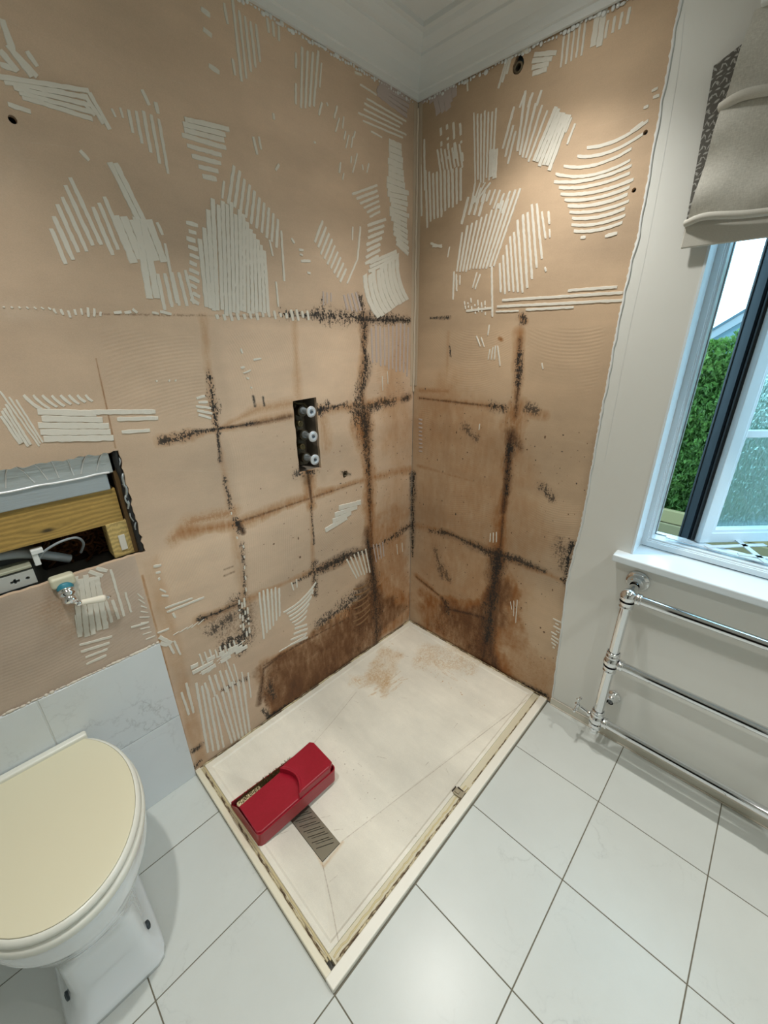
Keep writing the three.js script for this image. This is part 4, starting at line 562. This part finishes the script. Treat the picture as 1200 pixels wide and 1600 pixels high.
// ---------------------------------------------------------------- toilet
{
  const t = thing('toilet', 'white back-to-wall toilet with a closed cream lid beside the wall tiles', 'toilet', [.0, 0, 1.552]);
  const D = (y, k = 0, n = 64, bk = .016) => { const r = []; for (let i = 0; i < n; i++) { const a = i / n * 2 * Math.PI, c = Math.cos(a), s = Math.sin(a); r.push([Math.max(bk, .215 + c * ((c > 0 ? .266 : .253) - k)), y, -s * (.182 - k)]); } return r; };
  const blend = (y, hw, xf, p = 4, n = 64, xb = .012) => { const r = []; const cx = (xf + xb) / 2, ax = (xf - xb) / 2; for (let i = 0; i < n; i++) { const a = i / n * 2 * Math.PI, c = Math.cos(a), s = Math.sin(a), q = 2 / p; r.push([cx + Math.sign(c) * ax * Math.abs(c) ** q, y, -Math.sign(s) * hw * Math.abs(s) ** q]); } return r; };
  const polar = (ring, n = 72) => { const cx = .2, q = ring.map(([x, y, z]) => [Math.atan2(-z, x - cx), Math.hypot(x - cx, z), y]).sort((a, b) => a[0] - b[0]), m = q.length; return Array.from({ length: n }, (_, i) => { const t = i / n * 2 * Math.PI - Math.PI; let k = q.findIndex((p) => p[0] > t); if (k < 0) k = 0; const A = q[(k + m - 1) % m], B = q[k], ax = A[1] * Math.cos(A[0]), az = A[1] * Math.sin(A[0]), bx = B[1] * Math.cos(B[0]), bz = B[1] * Math.sin(B[0]), cr = Math.cos(t) * (bz - az) - Math.sin(t) * (bx - ax), r = Math.abs(cr) < 1e-7 ? A[1] : (ax * bz - az * bx) / cr; return [cx + r * Math.cos(t), q[0][2], -r * Math.sin(t)]; }); };
  const mid = (A, B, k) => { const a = polar(A), b = polar(B); return a.map((p, i) => p.map((v, j) => lerp(v, b[i][j], k))); };
  mesh('bowl', loft([blend(.0, .106, .437, 9), blend(.014, .106, .437, 9), blend(.022, .101, .431, 9), blend(.045, .088, .414, 8), blend(.09, .083, .405, 7), blend(.17, .083, .400, 6), ...[.19, .21, .23, .25, .265, .28, .292, .303].map((y) => mid(blend(y, .083, .400, 6), D(y, .020), sm(.17, .318, y) ** 1.3)), D(.315, .018), D(.335, .009), D(.375, .006), D(.384, .010), D(.386, .02)].map((r) => polar(r, 96))), M.porcelain, t);
  mesh('seat', loft([D(.386, .012), D(.387, .004), D(.392, 0), D(.402, 0), D(.408, .003), D(.410, .009), D(.410, .03)]), M.seat, t);
  const lid = mesh('lid', loft([D(.4125, .03, 64, .03), D(.4304, .013, 64, .03), D(.4322, .016, 64, .031), D(.4335, .040, 64, .032), D(.434, .1, 64, .034)]), M.lid, t); mesh('lid_rim', loft([D(.4125, .02, 64, .03), D(.4135, .008, 64, .03), D(.418, .004, 64, .03), D(.425, .005, 64, .03), D(.4290, .0085, 64, .03), D(.4308, .0115, 64, .03), D(.4306, .014, 64, .031)], true, true), M.seat, lid);
  mesh('hinge_cover', rbox(.022, .062, .232, .006, .0225, .413, 0), M.seat, t);
  for (const s of [-1, 1]) { mesh('fixing_bolt', [lathe([[.0105, 0], [.0105, .004], [.007, .0055], [.0055, .0035], [0, .0035]], [.15, .2, s], [.365, .06, s * .085], 20)], std('#27343c', .4), t); }
}

// ---------------------------------------------------------------- red dustpan with its brush
{
  const d = thing('dustpan', 'red plastic dustpan lying on the shower tray over the drain', 'dustpan', [0, -.0166, 0]); d.rotation.x = -.026;   // one end rests on the tray's rim
  const rr4 = (x0, z0, x1, z1, r, n = 5) => { const o = []; for (const [cx, cz, a0] of [[x1 - r, z1 - r, 0], [x0 + r, z1 - r, 1], [x0 + r, z0 + r, 2], [x1 - r, z0 + r, 3]]) for (let i = 0; i <= n; i++) { const a = (a0 + i / n) * Math.PI / 2; o.push([cx + r * Math.cos(a), cz + r * Math.sin(a)]); } return o; };
  const ring = (x0, z0, x1, z1, r, y) => rr4(x0, z0, x1, z1, r).map(([x, z]) => [x, y, z]).reverse();
  // raked side walls: low at the lip that lies along the tray, full height under the cover
  const corner = (cx, cz, r, a0, a1) => Array.from({ length: 7 }, (_, i) => { const a = lerp(a0, a1, i / 6); return [cx + r * Math.cos(a), cz + r * Math.sin(a)]; }), q = Math.PI / 2;
  const out = [[.214, 1.168], [.245, 1.168], [.272, 1.167], ...corner(.379, 1.149, .016, q, 0), ...corner(.379, .874, .016, 0, -q), [.272, .857], [.245, .858], [.222, .862]], inn = [[.222, .866], [.245, .862], [.272, .861], ...corner(.379, .874, .012, -q, 0), ...corner(.379, 1.149, .012, 0, q), [.272, 1.163], [.245, 1.164], [.214, 1.164]];
  const side = extrude([...out, ...inn], 1); side.applyMatrix4(new THREE.Matrix4().makeBasis(V(1, 0, 0), V(0, 0, 1), V(0, -1, 0)));
  { const p = side.attributes.position; for (let i = 0; i < p.count; i++) { const x = p.getX(i), top = p.getY(i) > -.5, h = lerp(.010, .056, sm(0, 1, clamp((x - .214) / .06))); p.setY(i, top ? h : 0); if (top && x > .36) p.setX(i, x + .002); } side.computeVertexNormals(); }
  mesh('side_wall', side, M.redPlastic, d); mesh('pan_floor', extrude([[.214, 1.167], [.386, 1.165], [.386, .860], [.222, .863]], .003).applyMatrix4(new THREE.Matrix4().makeBasis(V(1, 0, 0), V(0, 0, 1), V(0, -1, 0))).translate(0, .003, 0), M.redPlastic, d);
  const lipAt = (t) => [lerp(.226, .250, t), lerp(1.168, .860, t), lerp(.036, .052, t)], lr = [0, .25, .5, .75, 1].map((t) => { const [x, z, y] = lipAt(t); return [[x - .010, 0, z], [x - .001, y - .001, z], [x, y, z], [x + .002, y, z], [x + .003, y - .001, z], [x - .006, 0, z]]; }); mesh('lip', loft(lr).toNonIndexed(), M.redPlastic, d).geometry.computeVertexNormals();
  const flat = (pts, y0, y1, bev) => extrude(pts, y1 - y0, [], bev).applyMatrix4(new THREE.Matrix4().makeBasis(V(1, 0, 0), V(0, 0, 1), V(0, -1, 0))).translate(0, y1, 0);
  // sloping cover over the front, with the slot left open along its back
  mesh('cover', flat([[.276, 1.163], [.386, 1.163], [.394, 1.152], [.394, .96], [.266, .96], [.271, 1.04], [.273, 1.10]], .050, .060, .003), M.redPlastic, d);
  const arc = []; for (let i = 0; i <= 10; i++) { const a = i / 10; arc.push([lerp(.394, .272, a), lerp(1.008, 1.004, a) - .026 * Math.sin(a * Math.PI)]); }
  mesh('hood', [flat([[.382, .866], [.276, .864], [.262, .874], ...arc.slice().reverse(), [.3945, .884]], .046, .080, .006), flat([...arc.map(([x, z]) => [x, z + .004]), ...arc.slice().reverse().map(([x, z]) => [x, z - .006])], .050, .083, .0015)], M.redPlastic, d);
  const br = thing('hand_brush', 'wooden hand brush with brown bristles tucked inside the red dustpan', 'brush', [0, -.0122, 0]); br.rotation.x = -.026;
  mesh('stock', rbox(.024, .018, .25, .007, .268, .016, 1.02), M.brushWood, br); mesh('stock_end', rbox(.022, .014, .085, .006, .256, .034, 1.118), M.brushWood, br);
  const bs = []; for (let i = 0; i < 700; i++) { const z = rr(.95, 1.15), x = rr(.243, .264); bs.push(new THREE.CylinderGeometry(.0006, .0011, .040, 4).translate(0, .020, 0).rotateZ(rr(-.1, .25)).rotateX(rr(-.25, .25)).translate(x, .006, z)); }
  mesh('bristles', bs, M.bristle, br).userData.kind = 'stuff';
}

// ---------------------------------------------------------------- shower valve left in the wall
{
  const v = VALVE, cz = (v.z0 + v.z1) / 2, cy = (v.y0 + v.y1) / 2, s = thing('shower_valve', 'grimy brass shower valve body exposed in a slot of the stripped wall', 'valve', [0, cy, cz]), X = -.055;
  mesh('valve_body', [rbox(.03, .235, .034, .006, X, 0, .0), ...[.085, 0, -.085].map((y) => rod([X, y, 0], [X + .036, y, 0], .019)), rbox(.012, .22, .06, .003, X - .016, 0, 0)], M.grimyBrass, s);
  mesh('supply_pipe', tube([[X + .012, .12, .028], [X + .022, .06, .035], [X + .022, -.06, .035], [X + .012, -.12, .03]], .0055), M.brass, s); mesh('supply_pipe', tube([[X + .01, .125, .03], [X + .024, .112, .01], [X + .024, .105, -.02], [X + .02, .07, -.04]], .005), M.brass, s);
  for (const y of [.043, -.040]) mesh('screw_boss', [lathe([[.011, 0], [.011, .006], [.0065, .006], [.0055, .001], [0, .001]], [1, 0, 0], [X + .034, y, .014], 20), rod([X, y, .014], [X + .034, y, .014], .009)], std('#6b6346', .4, { metalness: .6 }), s);
  for (const y of [.088, .002, -.082]) { const c = mesh('spindle', [rod([X + .03, y, .0], [.030, y, .0], .0085), rod([X + .03, y, 0], [X + .045, y, 0], .013, .011)], M.greyPlastic, s); mesh('cap', lathe([[.0, 0], [.018, 0], [.0195, .002], [.0185, .005], [.013, .006], [.0075, .0062], [.007, .004], [0, .004]], [1, 0, 0], [.030, y, .0], 28), M.zinc, c); mesh('screw_head', [box(.003, .005, .009, .0365, y, 0), box(.003, .009, .0035, .0364, y, .001)], M.screwSteel, c); }
  mesh('slot_lining', [box(.07, .26, .004, -.05, 0, .051), box(.07, .26, .004, -.05, 0, -.051), box(.004, .28, .11, -.084, 0, 0), box(.07, .004, .11, -.05, .132, 0), box(.07, .004, .11, -.05, -.132, 0)], M.blockwork, s);
  const o = thing('pipe_outlet', 'small threaded pipe outlet in the stained wall below the shower valve', 'pipe', [0, .961, .414]);
  mesh('pipe_end', lathe([[.0062, -.09], [.0062, -.003], [.0095, -.003], [.0095, -.09]], [1, 0, 0], [0, 0, .0], 24), std('#8d8672', .4, { metalness: .6 }), o);
  const hd = SHOWER_HOLE, h = thing('shower_pipe', 'capless shower arm pipe end in a dark hole high on the right wall', 'pipe', [hd[0], hd[1] - .003, -.006]);
  mesh('pipe_end', lathe([[.0085, -.06], [.0085, .002], [.0095, .004], [.0135, .004], [.0145, .0], [.0145, -.06]], [0, 0, 1], [0, 0, 0], 24), std('#6e6350', .5, { metalness: .5 }), h);
}

// ---------------------------------------------------------------- opening with the concealed cistern
{
  const n = NICHE, Z0 = n.z0, Z1 = 1.66;
  const a = thing('foil_board', 'foil-taped insulation board along the top of the wall opening', 'insulation board'); mesh('upper_face', rbox(.03, .058, Z1 - Z0 - .01, .004, -.030, 1.172, (Z0 + .012 + Z1) / 2), M.foil, a); mesh('lower_lip', rbox(.035, .045, Z1 - Z0 - .03, .004, -.034, 1.122, (Z0 + .04 + Z1) / 2), std('#aeb9bf', .45, { metalness: .5, bumpMap: foilBump, bumpScale: .002 }), a); mesh('tape_edge', tube(Array.from({ length: 16 }, (_, i) => [-.0145, 1.1455 + rr(-.0012, .0012), Z0 + .03 + i * .029]), .0028, 60, 6), std('#e6e9ea', .4, { metalness: .4 }), a);
  const cr = []; for (let i = 0; i < 9; i++) { const z = Z0 + .04 + i * .03 + rr(-.008, .008), b = rr(-.012, .012); cr.push(tube([[-.0145, 1.199, z - b], [-.0135, 1.185, z], [-.0138, 1.17, z + b * .6], [-.0145, 1.155, z + b * 1.2]], .0016, 14, 5)); } mesh('crease', cr, std('#eef0f0', .3, { metalness: .6 }), a).userData.kind = 'stuff';
  const t = thing('timber_rail', 'yellow pine stud rail across the wall opening below the foil', 'timber'); mesh('beam', new THREE.BoxGeometry(.04, .094, Z1 - Z0 - .03).translate(-.044, 1.052, (Z0 + .022 + Z1) / 2), M.timber, t);
  const u = thing('timber_block', 'short pale pine stud at the right end of the wall opening', 'timber'); mesh('block', rbox(.06, .102, .052, .002, -.052, .955, Z0 + .044), M.timberPale, u); mesh('adhesive_smear', rbox(.003, .045, .016, .0012, -.0205, .945, Z0 + .042), M.adhesive, u);
  const e = thing('plastic_strip', 'crumpled black plastic sheeting along the right edge of the wall opening', 'sheeting'); mesh('sheet', tube([[-.012, 1.2, Z0 + .005], [-.010, 1.17, Z0 + .008], [-.014, 1.12, Z0 + .003], [-.01, 1.07, Z0 + .006], [-.013, 1.0, Z0 + .004], [-.011, .91, Z0 + .005]], .0085, 60, 7), M.blackPlastic, e); mesh('edge_timber', box(.03, .29, .018, -.03, 1.052, Z0 + .012), std('#5a4322', .8), e); const fl = []; for (let i = 0; i < 7; i++) { const y = 1.185 - i * .028 - rr(0, .02); fl.push(tube([[-.006, y, Z0 + rr(0, .012)], [-.002, y - .01, Z0 + rr(0, .014)], [-.005, y - rr(.015, .04), Z0 + rr(0, .012)]], rr(.0012, .004), 8, 4)); } mesh('foil_scrap', fl, M.foil, e).userData.kind = 'stuff';
  const ins = thing('insulation', 'brown fibrous insulation in the dark cavity behind the opening', 'insulation', [-.15, .94, 1.29]); { const f = []; for (let i = 0; i < 260; i++) { const z = rr(-.10, .09), y = rr(-.03, .09), a2 = rr(0, 6.3), l = rr(.01, .03); f.push(tube([[rr(-.02, .02), y, z], [rr(-.01, .03), y + l * Math.sin(a2), z + l * Math.cos(a2)], [rr(-.02, .02), y + 1.8 * l * Math.sin(a2 + .6), z + 1.8 * l * Math.cos(a2 + .6)]], rr(.002, .005), 6, 4)); } const m = mesh('fibres', f, std('#6b4420', .95), ins); m.userData.kind = 'stuff'; mesh('batt', rbox(.02, .2, .22, .008, -.02, .03, -.01), std('#2e1b0c', .95), ins); }
  const c = thing('cistern', 'grey plastic concealed cistern at the left of the wall opening', 'cistern'); mesh('tank', rbox(.085, .06, .28, .012, -.075, .892, 1.56), std('#5c6468', .5), c); mesh('front_flange', toLeft(extrude([[1.413, .907], [1.683, .907], [1.683, .943], [1.413, .943]], .012, [[[1.443, .9215], [1.4495, .9215], [1.4495, .918], [1.4545, .918], [1.4545, .9215], [1.461, .9215], [1.461, .9285], [1.4545, .9285], [1.4545, .932], [1.4495, .932], [1.4495, .9285], [1.443, .9285]], Array.from({ length: 12 }, (_, i) => [1.428 + .0042 * Math.cos(i / 12 * 6.2832), .925 + .0042 * Math.sin(i / 12 * 6.2832)])])).translate(-.022, 0, 0), std('#b8bcb8', .4), c); mesh('upper_ledge', rbox(.045, .008, .27, .003, -.045, .952, 1.548), std('#a4a691', .45), c); mesh('clip', [rbox(.014, .034, .012, .002, -.03, .965, 1.40), rbox(.02, .012, .024, .002, -.03, .985, 1.394)], M.whitePlastic, c);
  const w = thing('waste_pipe', 'grey plastic overflow pipe curving through the wall opening', 'pipe'); mesh('pipe', tube([[-.055, .995, 1.66], [-.053, .991, 1.50], [-.053, .984, 1.44], [-.055, .962, 1.388], [-.065, .925, 1.335]], .0115, 50, 12), M.greyPlastic, w);
  const h = thing('flush_hose', 'thin grey hose looping over the flush lever mount', 'hose'); mesh('hose', tube([[-.03, .948, 1.405], [-.028, .975, 1.385], [-.026, .992, 1.345], [-.03, .990, 1.310], [-.045, .965, 1.298], [-.06, .935, 1.308]], .0032, 60, 8), M.greyPlastic, h);
  // flush lever: nut, blue washer, chrome collar, porcelain grip
  const q = [[1.363,.843]][0], l = thing('flush_lever', 'chrome flush lever with a white porcelain grip hanging from the wall opening', 'lever', [.0, .893, 1.369]);
  mesh('mounting_nut', rbox(.03, .030, .052, .008, .000, .008, 0), std('#cfcdb4', .4), l); mesh('washer', lathe([[0, 0], [.018, 0], [.019, .004], [.017, .012], [.015, .016], [0, .016]], [.75, -.66, 0], [.004, -.006, 0], 24), std('#2f7f92', .4), l); mesh('collar', [lathe([[.014, 0], [.019, .002], [.019, .006], [.015, .008], [.019, .010], [.018, .016], [.012, .02], [.015, .022], [.015, .034], [.010, .038], [0, .039]], [.75, -.66, 0], [.014, -.015, 0], 28)], M.chrome, l);
  mesh('lever_arm', [rod([.034, -.032, 0], [.030, -.052, -.012], .006), ball(.0085, .030, -.054, -.014), lathe([[0, 0], [.007, .001], [.007, .004], [.004, .006], [.005, .009], [0, .012]], [0, -.02, -1], [.0305, -.0665, -.073], 16)], M.chrome, l);
  mesh('grip', lathe([[0, 0], [.0068, 0], [.0075, .004], [.0078, .018], [.0092, .040], [.0098, .048], [.009, .054], [0, .055]], [0, -.22, -1], [.030, -.055, -.018], 24), std('#efe9d8', .12, { clearcoat: 1 }), l);
}

// ---------------------------------------------------------------- recessed downlights
LAMP_SPOTS.forEach(([x, z], i) => {
  const where = ['above the shower tray', 'above the toilet', 'in front of the window', 'in the middle of the room'][i], d = thing('downlight', 'round recessed ceiling downlight ' + where, 'downlight', [x, ROOM.y, z], 'recessed downlights');
  mesh('trim_ring', lathe([[.035, .03], [.033, .0], [.036, -.004], [.043, -.003], [.044, .0]], [0, 1, 0], [0, 0, 0], 36), M.whitePlastic, d);
  mesh('lamp_lens', new THREE.CylinderGeometry(.030, .030, .006, 32).translate(0, .012, 0), new THREE.MeshStandardMaterial({ color: '#ffffff', emissive: LAMP.color, emissiveIntensity: 9 }), d);
  const s = new THREE.SpotLight(LAMP.color, LAMP.intensity, 0, LAMP.angle, LAMP.penumbra, 2); s.name = 'downlight_beam'; s.position.set(x, ROOM.y - .006, z); s.target.position.set(x, 0, z); s.castShadow = true; s.shadow.radius = 1.5; s.shadow.mapSize.set(1024, 1024); scene.add(s, s.target);
  const w = new THREE.SpotLight(LAMP.color, LAMP.spill, 0, 1.45, 1, 2); w.name = 'downlight_spill'; w.position.copy(s.position); w.target = s.target; w.castShadow = true; w.shadow.radius = 1.5; scene.add(w);
});

renderer.render(scene, camera);
